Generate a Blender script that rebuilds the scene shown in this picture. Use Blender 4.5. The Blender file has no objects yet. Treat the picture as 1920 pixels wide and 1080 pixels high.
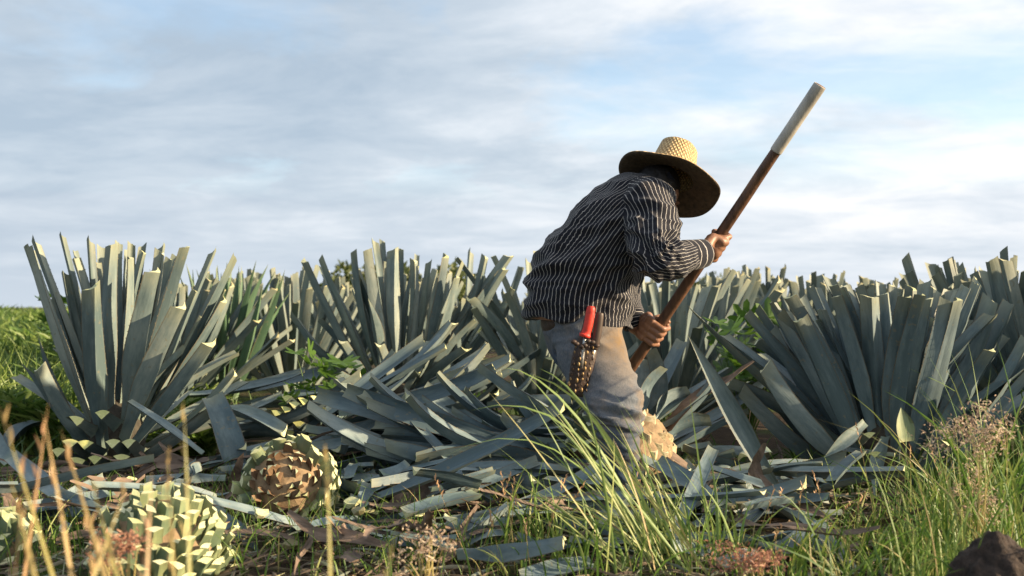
import bpy, bmesh, math, random
import numpy as np
from mathutils import Vector, Matrix, noise
from mathutils.bvhtree import BVHTree
rnd = random.Random(7)
V = Vector
scene = bpy.context.scene
C = scene.collection

# ------------------------------------------------------------------ camera
CAMH, F = 0.75, 1867.0            # eye height (m); focal length in photo pixels (1920 wide)
cam = bpy.data.cameras.new("camera"); camo = bpy.data.objects.new("camera", cam); C.objects.link(camo)
camo.location = (0, 0, CAMH); camo.rotation_euler = (math.radians(90), 0, 0)
cam.lens = 35.0; cam.sensor_width = 36.0; cam.shift_y = 35/1920
cam.clip_start = 0.05; cam.clip_end = 3000
cam.dof.use_dof = True; cam.dof.focus_distance = 3.75; cam.dof.aperture_fstop = 3.2
scene.camera = camo

# ------------------------------------------------------------------ sky and sun
SUN_DIR = V((1.0, -0.17, 0.31)).normalized()      # towards the sun: low, right, a little behind the camera
elev = math.asin(SUN_DIR.z)
w = bpy.data.worlds.new("World"); scene.world = w; w.use_nodes = True
nt = w.node_tree; N = nt.nodes; L = nt.links; N.clear()
def nd(tree, typ, **kw):
    n = tree.nodes.new(typ)
    for k, v in kw.items(): setattr(n, k, v)
    return n
out = nd(nt, 'ShaderNodeOutputWorld'); bg = nd(nt, 'ShaderNodeBackground'); bg.inputs[1].default_value = 0.05
sky = nd(nt, 'ShaderNodeTexSky'); sky.sky_type = 'NISHITA'; sky.sun_disc = False
sky.sun_elevation = elev; sky.sun_rotation = math.atan2(SUN_DIR.x, SUN_DIR.y)
sky.air_density = 1.0; sky.dust_density = 0.6; sky.ozone_density = 1.2
tc = nd(nt, 'ShaderNodeTexCoord'); sep = nd(nt, 'ShaderNodeSeparateXYZ'); L.new(tc.outputs['Generated'], sep.inputs[0])
def mth(op, a=None, b=None, tree=nt, clamp=False):
    for x in (a, b):
        if x is not None and not isinstance(x, (int, float)): tree = x.id_data
    n = tree.nodes.new('ShaderNodeMath'); n.operation = op; n.use_clamp = clamp
    for i, x in enumerate((a, b)):
        if x is None: continue
        if isinstance(x, (int, float)): n.inputs[i].default_value = x
        else: tree.links.new(x, n.inputs[i])
    return n.outputs[0]
zc = mth('ADD', mth('MAXIMUM', sep.outputs[2], 0.0), 0.14)
cx_ = mth('DIVIDE', sep.outputs[0], zc); cy_ = mth('DIVIDE', sep.outputs[1], zc)
cmb = nd(nt, 'ShaderNodeCombineXYZ'); L.new(cx_, cmb.inputs[0]); L.new(cy_, cmb.inputs[1])
def wnoise(scale, loc, stretch=(1, 1, 1), detail=6, rough=0.55, rot=0.0):
    mp = nd(nt, 'ShaderNodeMapping'); mp.inputs['Location'].default_value = loc; mp.inputs['Scale'].default_value = stretch
    mp.inputs['Rotation'].default_value = (0, 0, rot)
    L.new(cmb.outputs[0], mp.inputs[0])
    n = nd(nt, 'ShaderNodeTexNoise'); n.inputs['Scale'].default_value = scale; n.inputs['Detail'].default_value = detail
    n.inputs['Roughness'].default_value = rough; n.inputs['Distortion'].default_value = 0.3
    L.new(mp.outputs[0], n.inputs['Vector']); return n.outputs['Fac']
def wramp(fac, stops):
    r = nd(nt, 'ShaderNodeValToRGB'); L.new(fac, r.inputs[0]); e = r.color_ramp.elements
    while len(e) < len(stops): e.new(0.5)
    for el, (p, c) in zip(e, stops): el.position = p; el.color = (*c, 1) if len(c) == 3 else c
    return r.outputs[0]
n_big = wnoise(0.5, (19.18, 7.61, 0.0), (1.0, 0.8, 1), 4, 0.5, 0.5)
n_mid = wnoise(2.1, (11.12, 9.66, 3.0), (0.8, 1.0, 1), 9, 0.62, 0.35)
n_cov = wnoise(0.75, (17.92, 2.75, 9.0), (1.0, 0.85, 1), 7, 0.58, 0.5)
# clouds are brighter towards the sun and thicken into pale haze at the horizon
dot = nd(nt, 'ShaderNodeVectorMath', operation='DOT_PRODUCT'); L.new(tc.outputs['Generated'], dot.inputs[0]); dot.inputs[1].default_value = tuple(SUN_DIR)
sunw = mth('ADD', 0.5, mth('MULTIPLY', dot.outputs['Value'], 0.5))
haze_c = mth('SUBTRACT', 1.0, mth('MULTIPLY', mth('ABSOLUTE', sep.outputs[2]), 4.6), clamp=True)
haze_f = mth('SUBTRACT', 1.0, mth('MULTIPLY', mth('ABSOLUTE', sep.outputs[2]), 7.0), clamp=True)
shade = mth('ADD', mth('ADD', mth('MULTIPLY', n_big, 0.36), mth('MULTIPLY', n_mid, 0.64)), mth('MULTIPLY', mth('SUBTRACT', sunw, 0.5), 0.55))
ccol = wramp(shade, [(0.28, (3.8, 4.65, 5.6)), (0.44, (5.15, 5.85, 6.6)), (0.56, (6.9, 7.35, 7.85)), (0.67, (8.8, 8.8, 8.8))])
hz = nd(nt, 'ShaderNodeMix'); hz.data_type = 'RGBA'; L.new(mth('MULTIPLY', haze_f, 0.55), hz.inputs[0]); L.new(ccol, hz.inputs[6]); hz.inputs[7].default_value = (6.2, 6.7, 7.3, 1)
ccol = hz.outputs[2]
cov = mth('MAXIMUM', wramp(n_cov, [(0.38, (0.30, 0.30, 0.30)), (0.50, (0.97, 0.97, 0.97))]), mth('MULTIPLY', haze_c, 1.9, clamp=True))
mix = nd(nt, 'ShaderNodeMix'); mix.data_type = 'RGBA'
L.new(cov, mix.inputs[0])
sk2 = nd(nt, 'ShaderNodeVectorMath', operation='SCALE'); sk2.inputs['Scale'].default_value = 2.1; L.new(sky.outputs[0], sk2.inputs[0])
L.new(sk2.outputs[0], mix.inputs[6]); L.new(ccol, mix.inputs[7])
L.new(mix.outputs[2], bg.inputs[0]); L.new(bg.outputs[0], out.inputs[0])

sl = bpy.data.lights.new("sun", 'SUN'); so = bpy.data.objects.new("sun", sl); C.objects.link(so)
sl.energy = 5.0; sl.angle = math.radians(0.6); sl.color = (1.0, 0.785, 0.52)
so.rotation_euler = (-SUN_DIR).to_track_quat('-Z', 'Y').to_euler(); so.location = (6, -3, 5)
scene.view_settings.view_transform = 'Standard'; scene.view_settings.look = 'None'
scene.view_settings.exposure = 1.3; scene.view_settings.gamma = 1.0

# ------------------------------------------------------------------ helpers
def P(px, py, Y):                                   # a point at depth Y that the photograph shows at pixel (px, py)
    return V(((px-960)*Y/F, Y, CAMH-(py-575)*Y/F))
def on_ground(px, Y, z=0.0): return V(((px-960)*Y/F, Y, z))
def px2m(p, Y): return p*Y/F
def tag(o, label, cat=None, group=None, kind=None):
    if label: o['label'] = label
    if cat: o['category'] = cat
    if group: o['group'] = group
    if kind: o['kind'] = kind
    return o
def link(name, data, parent=None, mw=None):
    o = bpy.data.objects.new(name, data); C.objects.link(o)
    if parent is not None: o.parent = parent
    if mw is not None:
        o.matrix_basis = (PM[parent.name].inverted() @ mw) if parent is not None and parent.name in PM else mw
    return o
PM = {}                                              # world matrices of the Empties
def thing(name, loc, label, cat, group=None):
    o = bpy.data.objects.new(name, None); C.objects.link(o); o.empty_display_size = 0.1
    o.location = loc; PM[o.name] = Matrix.Translation(loc)
    return tag(o, label, cat, group)
def mesh(name, verts, faces, mats, fm=None, smooth=True, uv=None):
    me = bpy.data.meshes.new(name); me.from_pydata([tuple(v) for v in verts], [], faces)
    for m in (mats if isinstance(mats, (list, tuple)) else [mats]): me.materials.append(m)
    if fm is not None: me.polygons.foreach_set('material_index', fm)
    me.polygons.foreach_set('use_smooth', [smooth]*len(me.polygons))
    if uv is not None:
        ul = me.uv_layers.new(name='UVMap')
        ul.data.foreach_set('uv', [c for p in me.polygons for vi in p.vertices for c in uv[vi]])
    me.update(); return me

# ------------------------------------------------------------------ materials
def mat(name):
    m = bpy.data.materials.new(name); m.use_nodes = True
    t = m.node_tree; b = t.nodes['Principled BSDF']; return m, t, b
def tnoise(t, scale, detail=5, rough=0.6, vec=None, stretch=None, coord='Object'):
    n = nd(t, 'ShaderNodeTexNoise'); n.inputs['Scale'].default_value = scale; n.inputs['Detail'].default_value = detail
    n.inputs['Roughness'].default_value = rough
    if vec is None:
        vec = nd(t, 'ShaderNodeTexCoord').outputs[coord]
    if stretch:
        mp = nd(t, 'ShaderNodeMapping'); mp.inputs['Scale'].default_value = stretch; t.links.new(vec, mp.inputs[0]); vec = mp.outputs[0]
    t.links.new(vec, n.inputs['Vector']); return n.outputs['Fac']
def tramp(t, fac, stops):
    r = nd(t, 'ShaderNodeValToRGB'); t.links.new(fac, r.inputs[0]); e = r.color_ramp.elements
    while len(e) < len(stops): e.new(0.5)
    for el, (p, c) in zip(e, stops): el.position = p; el.color = (*c, 1)
    return r.outputs[0]
def tmix(t, fac, a, b, mode='MIX'):
    n = nd(t, 'ShaderNodeMix'); n.data_type = 'RGBA'; n.blend_type = mode
    for idx, x in ((0, fac), (6, a), (7, b)):
        if isinstance(x, (int, float)): n.inputs[idx].default_value = x
        elif isinstance(x, tuple): n.inputs[idx].default_value = (*x, 1)
        else: t.links.new(x, n.inputs[idx])
    return n.outputs[2]
def tbump(t, b, h, s=0.3, d=0.01):
    n = nd(t, 'ShaderNodeBump'); n.inputs['Strength'].default_value = s; n.inputs['Distance'].default_value = d
    t.links.new(h, n.inputs['Height']); t.links.new(n.outputs[0], b.inputs['Normal'])
def simple(name, col, rough=0.6, var=0.25, scale=25, bump=0.0, metal=0.0, stretch=None):
    m, t, b = mat(name)
    n = tnoise(t, scale, stretch=stretch)
    lo = tuple(c*(1-var) for c in col); hi = tuple(min(1, c*(1+var)) for c in col)
    t.links.new(tramp(t, n, [(0.3, lo), (0.7, hi)]), b.inputs['Base Color'])
    b.inputs['Roughness'].default_value = rough; b.inputs['Metallic'].default_value = metal
    if bump: tbump(t, b, n, bump)
    return m

def agave_mat(name, c_lo, c_mid, c_hi, tip=(0.30, 0.29, 0.15), base=(0.20, 0.25, 0.17)):
    m, t, b = mat(name)
    oi = nd(t, 'ShaderNodeObjectInfo')
    uv = nd(t, 'ShaderNodeUVMap'); sp = nd(t, 'ShaderNodeSeparateXYZ'); t.links.new(uv.outputs[0], sp.inputs[0])
    tco = nd(t, 'ShaderNodeTexCoord')
    add = nd(t, 'ShaderNodeVectorMath', operation='ADD'); sc = nd(t, 'ShaderNodeVectorMath', operation='SCALE')
    cb = nd(t, 'ShaderNodeCombineXYZ')
    for i in range(3): t.links.new(oi.outputs['Random'], cb.inputs[i])
    t.links.new(cb.outputs[0], sc.inputs[0]); sc.inputs['Scale'].default_value = 37.0
    t.links.new(tco.outputs['Object'], add.inputs[0]); t.links.new(sc.outputs[0], add.inputs[1])
    nA = tnoise(t, 7, 5, 0.6, add.outputs[0], (1, 1, 0.35))
    nB = tnoise(t, 70, 4, 0.6, add.outputs[0], (1, 1, 0.05))
    nC = tnoise(t, 42, 3, 0.5, add.outputs[0])
    nD = tnoise(t, 26, 6, 0.7, add.outputs[0], (1, 1, 0.22))
    val = mth('ADD', mth('ADD', mth('ADD', mth('MULTIPLY', nA, 0.55), mth('MULTIPLY', mth('SUBTRACT', nD, .5), 0.62)), mth('MULTIPLY', nB, 0.2), t), mth('MULTIPLY', mth('SUBTRACT', oi.outputs['Random'], 0.35, t), 0.32, t), t)
    col = tramp(t, val, [(0.28, c_lo), (0.47, c_mid), (0.70, c_hi)])
    col = tmix(t, mth('MULTIPLY', mth('GREATER_THAN', nC, 0.66, t), 0.5, t), col, (0.17, 0.15, 0.09))
    # green-yellow leaf base, dry-ish cut end
    vb = mth('SUBTRACT', 1.0, mth('MULTIPLY', sp.outputs[1], 7.0, t), t, True)
    col = tmix(t, mth('MULTIPLY', vb, 0.55, t), col, base)
    ve = mth('MULTIPLY', mth('SUBTRACT', sp.outputs[1], 0.86, t), 5.0, t, True)
    col = tmix(t, mth('MULTIPLY', ve, mth('MULTIPLY', nA, 1.1, t), t), col, tip)
    # brown horny margin
    ed = mth('ABSOLUTE', mth('SUBTRACT', sp.outputs[0], 0.5, t))
    e = mth('MULTIPLY', mth('SUBTRACT', ed, 0.472, t), 60, t, True)
    col = tmix(t, mth('MULTIPLY', e, 0.7, t), col, (0.12, 0.085, 0.04))
    t.links.new(col, b.inputs['Base Color'])
    t.links.new(mth('ADD', 0.42, mth('MULTIPLY', nA, 0.3, t), t), b.inputs['Roughness'])
    b.inputs['Specular IOR Level'].default_value = 0.4
    tbump(t, b, mth('ADD', nB, mth('MULTIPLY', nA, 0.6, t), t), 0.35, 0.004)
    return m
M_LEAF = agave_mat('agave_leaf', (0.070, 0.102, 0.100), (0.138, 0.180, 0.168), (0.275, 0.30, 0.25))
M_LEAFB = agave_mat('agave_leaf_blue', (0.064, 0.099, 0.110), (0.122, 0.170, 0.180), (0.235, 0.282, 0.275))
M_LEAFG = agave_mat('agave_leaf_green', (0.05, 0.10, 0.055), (0.08, 0.15, 0.08), (0.13, 0.20, 0.11))
def cut_mat(name, a, b_, c):
    m, t, b = mat(name)
    n = tnoise(t, 60, 5, 0.65); oi = nd(t, 'ShaderNodeObjectInfo')
    f = mth('ADD', mth('MULTIPLY', n, 0.8, t), mth('MULTIPLY', oi.outputs['Random'], 0.25, t), t)
    t.links.new(tramp(t, f, [(0.30, a), (0.5, b_), (0.75, c)]), b.inputs['Base Color'])
    b.inputs['Roughness'].default_value = 0.5; b.inputs['Subsurface Weight'].default_value = 0.0
    tbump(t, b, n, 0.4, 0.004); return m
M_CUT = cut_mat('fresh_cut', (0.30, 0.32, 0.14), (0.48, 0.48, 0.25), (0.62, 0.60, 0.40))
M_CUTY = cut_mat('yellow_cut', (0.38, 0.40, 0.12), (0.55, 0.55, 0.20), (0.68, 0.66, 0.32))
M_CUTD = cut_mat('dry_cut', (0.25, 0.20, 0.10), (0.40, 0.36, 0.18), (0.50, 0.47, 0.26))
M_STUB = agave_mat('leaf_base_green', (0.13, 0.18, 0.11), (0.21, 0.25, 0.13), (0.32, 0.33, 0.15), tip=(0.34, 0.37, 0.20), base=(0.42, 0.40, 0.18))
M_DRYBASE = agave_mat('leaf_base_brown', (0.10, 0.06, 0.035), (0.17, 0.105, 0.06), (0.26, 0.17, 0.10), tip=(0.24, 0.15, 0.07), base=(0.12, 0.07, 0.04))
M_CREAM = cut_mat('shaved_heart', (0.22, 0.155, 0.075), (0.45, 0.375, 0.225), (0.60, 0.53, 0.36))
M_DRY = simple('dry_leaf', (0.15, 0.105, 0.075), 0.85, 0.6, 30, 0.6, stretch=(1, 1, 0.1))
M_STRAW = simple('straw_litter', (0.30, 0.22, 0.12), 0.8, 0.4, 30, 0.4)
M_CORE = simple('heart_core', (0.22, 0.15, 0.08), 0.8, 0.4, 30, 0.5)

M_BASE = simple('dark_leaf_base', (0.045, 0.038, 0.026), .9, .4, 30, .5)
def blade_mat(name, stops, trans=0.25, rough=0.5):
    m, t, b = mat(name)
    a = nd(t, 'ShaderNodeAttribute'); a.attribute_name = 'tint'
    col = tramp(t, a.outputs['Fac'], stops)
    t.links.new(col, b.inputs['Base Color']); b.inputs['Roughness'].default_value = rough
    tr = nd(t, 'ShaderNodeBsdfTranslucent'); t.links.new(col, tr.inputs[0])
    mx = nd(t, 'ShaderNodeMixShader'); mx.inputs[0].default_value = trans
    o = t.nodes['Material Output']
    t.links.new(b.outputs[0], mx.inputs[1]); t.links.new(tr.outputs[0], mx.inputs[2]); t.links.new(mx.outputs[0], o.inputs[0])
    return m
M_GRASS = blade_mat('grass', [(0.0, (0.06, 0.13, 0.02)), (0.45, (0.13, 0.23, 0.035)), (0.75, (0.24, 0.31, 0.07)), (1.0, (0.38, 0.30, 0.14))], 0.35)
M_TUFT = blade_mat('tall_grass', [(0.0, (0.12, 0.20, 0.05)), (0.5, (0.23, 0.32, 0.09)), (0.8, (0.36, 0.38, 0.14)), (1.0, (0.44, 0.32, 0.16))], 0.3)
M_STALK = blade_mat('dry_stalk', [(0.0, (0.22, 0.24, 0.06)), (0.4, (0.40, 0.30, 0.12)), (1.0, (0.42, 0.24, 0.13))], 0.2)
M_WEED = blade_mat('weed_leaf', [(0.0, (0.04, 0.09, 0.014)), (0.5, (0.095, 0.165, 0.026)), (1.0, (0.20, 0.26, 0.06))], 0.35)
M_SEED = blade_mat('seed_head', [(0.0, (0.30, 0.20, 0.14)), (0.5, (0.48, 0.36, 0.25)), (1.0, (0.62, 0.52, 0.38))], 0.3, 0.8)
M_SEEDR = blade_mat('red_seed_head', [(0.0, (0.22, 0.09, 0.055)), (0.5, (0.36, 0.17, 0.11)), (1.0, (0.48, 0.28, 0.18))], 0.3, 0.8)
M_TREE = blade_mat('tree_leaf', [(0.0, (0.045, 0.07, 0.018)), (0.5, (0.085, 0.11, 0.03)), (1.0, (0.15, 0.17, 0.05))], 0.3)
M_BARK = simple('bark', (0.12, 0.085, 0.06), 0.9, 0.35, 20, 0.6)

# ------------------------------------------------------------------ ground
m, t, b = mat('soil')
n1 = tnoise(t, 1.1, 6, 0.6); n2 = tnoise(t, 14, 8, 0.7); n3 = tnoise(t, 60, 5, 0.7)
soil = tramp(t, mth('ADD', mth('MULTIPLY', n2, 0.6, t), mth('MULTIPLY', n3, 0.4, t), t), [(0.3, (0.022, 0.016, 0.011)), (0.55, (0.065, 0.045, 0.03)), (0.75, (0.13, 0.10, 0.07))])
gr = tramp(t, n3, [(0.3, (0.03, 0.055, 0.012)), (0.7, (0.09, 0.13, 0.03))])
t.links.new(tmix(t, tramp(t, n1, [(0.45, (0, 0, 0)), (0.6, (1, 1, 1))]), soil, gr), b.inputs['Base Color'])
b.inputs['Roughness'].default_value = 0.95; b.inputs['Specular IOR Level'].default_value = 0.15
tbump(t, b, mth('ADD', n2, n3, t), 0.8, 0.03)
M_SOIL = m
def gz(x, y):
    d = math.hypot(x, y)
    a = 0.022*min(1.0, d/3) * (1 if d < 40 else max(0, 1-(d-40)/40))
    return a*noise.noise(V((x*1.7, y*1.7, 0)))
xs = [-900, -400, -160, -70, -35, -20, -13, -9] + [-6+0.2*i for i in range(61)] + [9, 13, 20, 35, 70, 160, 400, 900]
ys = [-60, -10, -2] + [0.2*i for i in range(0, 51)] + [11, 12, 14, 17, 21, 27, 36, 50, 70, 110, 180, 320, 600, 1200]
gv = [(x, y, gz(x, y)) for y in ys for x in xs]; nx = len(xs)
gf = [(j*nx+i, j*nx+i+1, (j+1)*nx+i+1, (j+1)*nx+i) for j in range(len(ys)-1) for i in range(nx-1)]
tag(link('ground', mesh('ground', gv, gf, M_SOIL)), 'dark brown soil of the agave field strewn with litter', None, None, 'structure')

# ------------------------------------------------------------------ agave leaf meshes
LW, LL = 0.09, 0.80
def leaf_mesh(name, mats, nl=9, m=6, prof=((0, .62), (.12, .60), (.45, 1.0), (1, .80)), gutter=0.55, thick=(0.48, 0.34), bow=0.0,
              twist=0.0, cut=0.0, pointed=False, teeth=0, side=0.0, length=LL, width=LW, jag=0.0, seed=0, keel=True):
    r = random.Random(seed)
    def pf(s):
        for (a, wa), (b_, wb) in zip(prof, prof[1:]):
            if s <= b_:
                q = (s-a)/(b_-a); q = q*q*(3-2*q); return wa+(wb-wa)*q
        return prof[-1][1]
    verts, faces, fm, uv = [], [], [], []
    koff = r.choice((0, 0, -2/m, 2/m)) if keel else 0
    ring = 2*m
    rows = nl+1
    for i in range(rows):
        s = i/nl
        wd = width*pf(s)
        if pointed and s > 0.5: wd *= max(0.03, 1-((s-0.5)/0.5)**1.8)
        th = wd*(thick[0]+(thick[1]-thick[0])*min(1, s*1.6))
        ca, sa = math.cos(twist*s), math.sin(twist*s)
        yb = bow*4*s*(1-s); xb = side*4*s*(1-s)
        top = [(2*j/m-1) for j in range(m+1)]
        pts = []
        g = gutter*(0.45+0.55*min(1, s*2.2))
        for q in top: pts.append((q*wd/2, g*wd*0.5*(abs(q)**1.7), (q+1)/2))
        for q in reversed(top[1:-1]): pts.append((q*wd/2, g*wd*0.5*(abs(q)**1.7)-th*(1-abs(q-koff)**1.15 if abs(q-koff) < 1 else 0)*(1-abs(q)**6), (q+1)/2))
        for (x, y, u) in pts:
            z = s*length
            if i == rows-1: z += cut*x + jag*r.uniform(-1, 1)
            elif i == rows-2: z += 0.4*cut*x
            X = x*ca-y*sa+xb; Y = x*sa+y*ca+yb
            verts.append((X, Y, z)); uv.append((u, s))
    for i in range(rows-1):
        for k in range(ring):
            a = i*ring+k; b_ = i*ring+(k+1) % ring
            faces.append((a, b_, b_+ring, a+ring)); fm.append(0)
    # cut end: strip between top and bottom points
    o = (rows-1)*ring
    for j in range(m):
        ta, tb = o+j, o+j+1
        ba = o+(ring-j) % ring if j > 0 else o
        bb = o+(ring-j-1) if j < m-1 else o+m
        f = [ta, tb]
        if bb != tb: f.append(bb)
        if ba != ta: f.append(ba)
        faces.append(tuple(f)); fm.append(1)
    if teeth:
        for e in (0, m):
            for q in range(teeth):
                s = (q+0.6+0.3*r.uniform(-1, 1))/teeth*0.93
                i = min(nl-1, int(s*nl)); fr = s*nl-i
                A = V(verts[i*ring+e]); B = V(verts[(i+1)*ring+e]); p = A.lerp(B, fr); d = (B-A).normalized()
                inner = V(verts[i*ring+(1 if e == 0 else m-1)]).lerp(V(verts[(i+1)*ring+(1 if e == 0 else m-1)]), fr)
                outw = (p-inner).normalized()
                h = 0.0042*r.uniform(0.7, 1.3)
                k = len(verts)
                verts += [p-d*0.003-outw*0.001, p+d*0.003-outw*0.001, p+outw*h+d*0.002]; uv += [(0, s)]*3
                faces.append((k, k+1, k+2)); fm.append(0)
    me = mesh(name, verts, faces, mats, fm, True, uv)
    kk = m+m//2-int(round(koff*m/2)); sharp = {0, m, kk % ring} if keel else {0, m}
    n_main = rows*ring; sh_ = [False]*len(me.edges); lastrow = (rows-1)*ring
    for e in me.edges:
        a, b_ = e.vertices
        if a >= n_main or b_ >= n_main: continue
        if a >= lastrow and b_ >= lastrow: sh_[e.index] = True
        elif a % ring == b_ % ring and a % ring in sharp: sh_[e.index] = True
    at = me.attributes.new('sharp_edge', 'BOOLEAN', 'EDGE'); at.data.foreach_set('value', sh_)
    for p in me.polygons:
        if p.material_index == 1: p.use_smooth = False
    return me
def variants(pref, mats, hi):
    vs = []
    for i in range(10 if hi else 5):
        r = random.Random(100+i)
        vs.append(leaf_mesh(pref, mats, nl=11 if hi else 5, m=6 if hi else 4, gutter=r.uniform(0.3, 0.62), bow=r.uniform(-0.06, 0.05),
                            twist=r.uniform(-0.6, 0.6), cut=r.uniform(-0.6, 0.6), teeth=24 if hi else 0, side=r.uniform(-0.03, 0.03),
                            jag=0.003, seed=i, prof=((0, .60), (.12, .58), (.45, 1.0), (1, r.uniform(.74, .9)))))
    return vs
NEAR = variants('agave_leaf', [M_LEAF, M_CUT], True)
NEARB = variants('agave_leaf_blue', [M_LEAFB, M_CUT], True)
CURVED = [leaf_mesh('curved_leaf', [M_LEAFB, M_CUT], nl=14, m=6, bow=bw, twist=tw, gutter=g_, side=sd, cut=ct, teeth=24, seed=40+i, jag=.003, prof=((0, .66), (.15, .7), (.45, 1.0), (.8, .88), (1, .68))) for i, (bw, tw, g_, sd, ct) in enumerate(((-.07, .3, .5, .03, .3), (-.09, -.3, .35, -.03, -.4), (-.05, .5, .55, .02, .5), (-.10, .15, .4, .0, -.2), (.05, -.4, .5, .03, .1)))]
FAR = variants('far_agave_leaf', [M_LEAF, M_CUTD], False)
POINT = [leaf_mesh('pointed_leaf', [M_LEAF, M_CUT], nl=12, pointed=True, bow=bw, twist=tw, teeth=22, seed=i) for i, (bw, tw) in enumerate(((0.02, 0.2), (-0.03, -0.3), (0.04, 0.1)))]
GREENPT = [leaf_mesh('green_leaf', [M_LEAFG, M_CUTD], nl=7, m=4, pointed=True, bow=bw, twist=tw, seed=i) for i, (bw, tw) in enumerate(((0.02, 0.2), (-0.05, -0.3), (0.05, 0.1)))]
STUBS = [leaf_mesh('leaf_base', [M_LEAF, M_CUTY], nl=3, m=6, length=0.16, prof=((0, .9), (1, .75)), thick=(0.75, 0.62), gutter=-0.3, cut=c*.5, seed=i) for i, c in enumerate((-0.9, 0.9, 0.3, -0.4))]
STUBG = [leaf_mesh('leaf_base_pale', [M_STUB, M_CUT], nl=3, m=6, length=0.16, prof=((0, .9), (1, .72)), thick=(0.62, 0.42), gutter=-0.32, cut=c*.6, seed=i) for i, c in enumerate((-0.5, 0.5, 0.2, -0.2))]
STUBD = [leaf_mesh('leaf_base_dry', [M_DRYBASE, M_CUT], nl=3, m=6, length=0.16, prof=((0, .9), (1, .5)), thick=(0.5, 0.4), gutter=0.1, cut=c, seed=i) for i, c in enumerate((-0.5, 0.5, 0.2, -0.2))]

STUBC = [leaf_mesh('shaved_scar', [M_CREAM, M_CREAM], nl=3, m=6, length=0.16, prof=((0, .8), (.6, 1), (1, .6)), thick=(0.3, 0.2), gutter=0.5, cut=c, seed=i) for i, c in enumerate((-0.5, 0.5, 0.2, -0.2))]
def leaf_matrix(base, tip, nrm, width, rl=LL, rw=LW):
    d = tip-base; ln = d.length; d = d.normalized()
    n = nrm-d*nrm.dot(d)
    if n.length < 1e-4: n = d.orthogonal()
    n.normalize(); x = n.cross(d)
    s = width/rw
    M = Matrix(((x.x*s, n.x*s, d.x*ln/rl, base.x), (x.y*s, n.y*s, d.y*ln/rl, base.y), (x.z*s, n.z*s, d.z*ln/rl, base.z), (0, 0, 0, 1)))
    return M
def add_leaf(plant, base, tip, nrm, width, me, name='leaf', rl=LL):
    return link(name, me, plant, leaf_matrix(base, tip, nrm, width, rl))

def agave_fill(plant, base, n, H, seed, th0=3, th1=58, Lmax=0.85, wid=(0.075, 0.10), meshes=NEAR, lean=V((0, 0, 0)), az=None, z0=0.05, r0=0.10, hj=0.05, thp=0.8):
    r = random.Random(seed)
    for i in range(n):
        f = (i+0.5)/n
        th = math.radians(th0+(th1-th0)*f**thp+r.uniform(-5, 5))
        a = i*2.39996+r.uniform(-0.25, 0.25)
        if az is not None: a = az[0]+(az[1]-az[0])*((i*0.618034) % 1.0)
        rad = V((math.cos(a), math.sin(a), 0))
        d = (rad*math.sin(th)+V((0, 0, math.cos(th)))+lean).normalized()
        zb = z0+0.22*(1-f)
        b_ = base+rad*(r0*(0.25+0.75*f))+V((0, 0, zb))
        ln = min(Lmax*r.uniform(0.85, 1.05), (H-zb)/max(0.2, d.z)*r.uniform(1-hj, 1+hj))
        nrm = V((0, 0, 1))*0.7-rad+V((r.uniform(-.3, .3), r.uniform(-.3, .3), 0))
        add_leaf(plant, b_, b_+d*ln, nrm, r.uniform(*wid), r.choice(meshes))
def stub(plant, p, d, width, meshes, ln=0.12, nrm=None, rnd_=rnd):
    return add_leaf(plant, p, p+d.normalized()*ln, nrm or V((0, 0, 1)), width, rnd_.choice(meshes), 'cut_leaf_base', 0.16)
def traced(plant, centre, specs, Y0, meshes, conv=None, ws=0.92):
    for s in specs:
        tx, ty, bx, by, wpx, dz = s[:6]
        pt = s[6] if len(s) > 6 else None
        if conv: bx = conv[0]+(bx-conv[0])*conv[2]; by = by+conv[1]
        Yb = Y0+dz*0.45; Yt = Y0+dz*1.6
        b_ = P(bx, by, Yb); tp = P(tx, ty, Yt)
        out_ = V((tp.x-centre.x, tp.y-centre.y-0.05, 0))
        out_ = out_.normalized() if out_.length > 0.01 else V((0, -1, 0))
        nrm = V((0, 0, 0.7))-out_+V((rnd.uniform(-.25, .25), rnd.uniform(-.25, .25), 0))
        add_leaf(plant, b_, tp, nrm, px2m(wpx, Y0)*ws, pt or rnd.choice(meshes))
def core(plant, c, rx, rz, mt):
    bm = bmesh.new(); bmesh.ops.create_icosphere(bm, subdivisions=3, radius=1)
    for v in bm.verts:
        k = 1+0.06*noise.noise(v.co*5)
        v.co = V((v.co.x*rx*k, v.co.y*rx*k, v.co.z*rz*k))
    me = bpy.data.meshes.new('heart'); bm.to_mesh(me); bm.free(); me.materials.append(mt)
    return link('heart', me, plant, Matrix.Translation(c))

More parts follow.
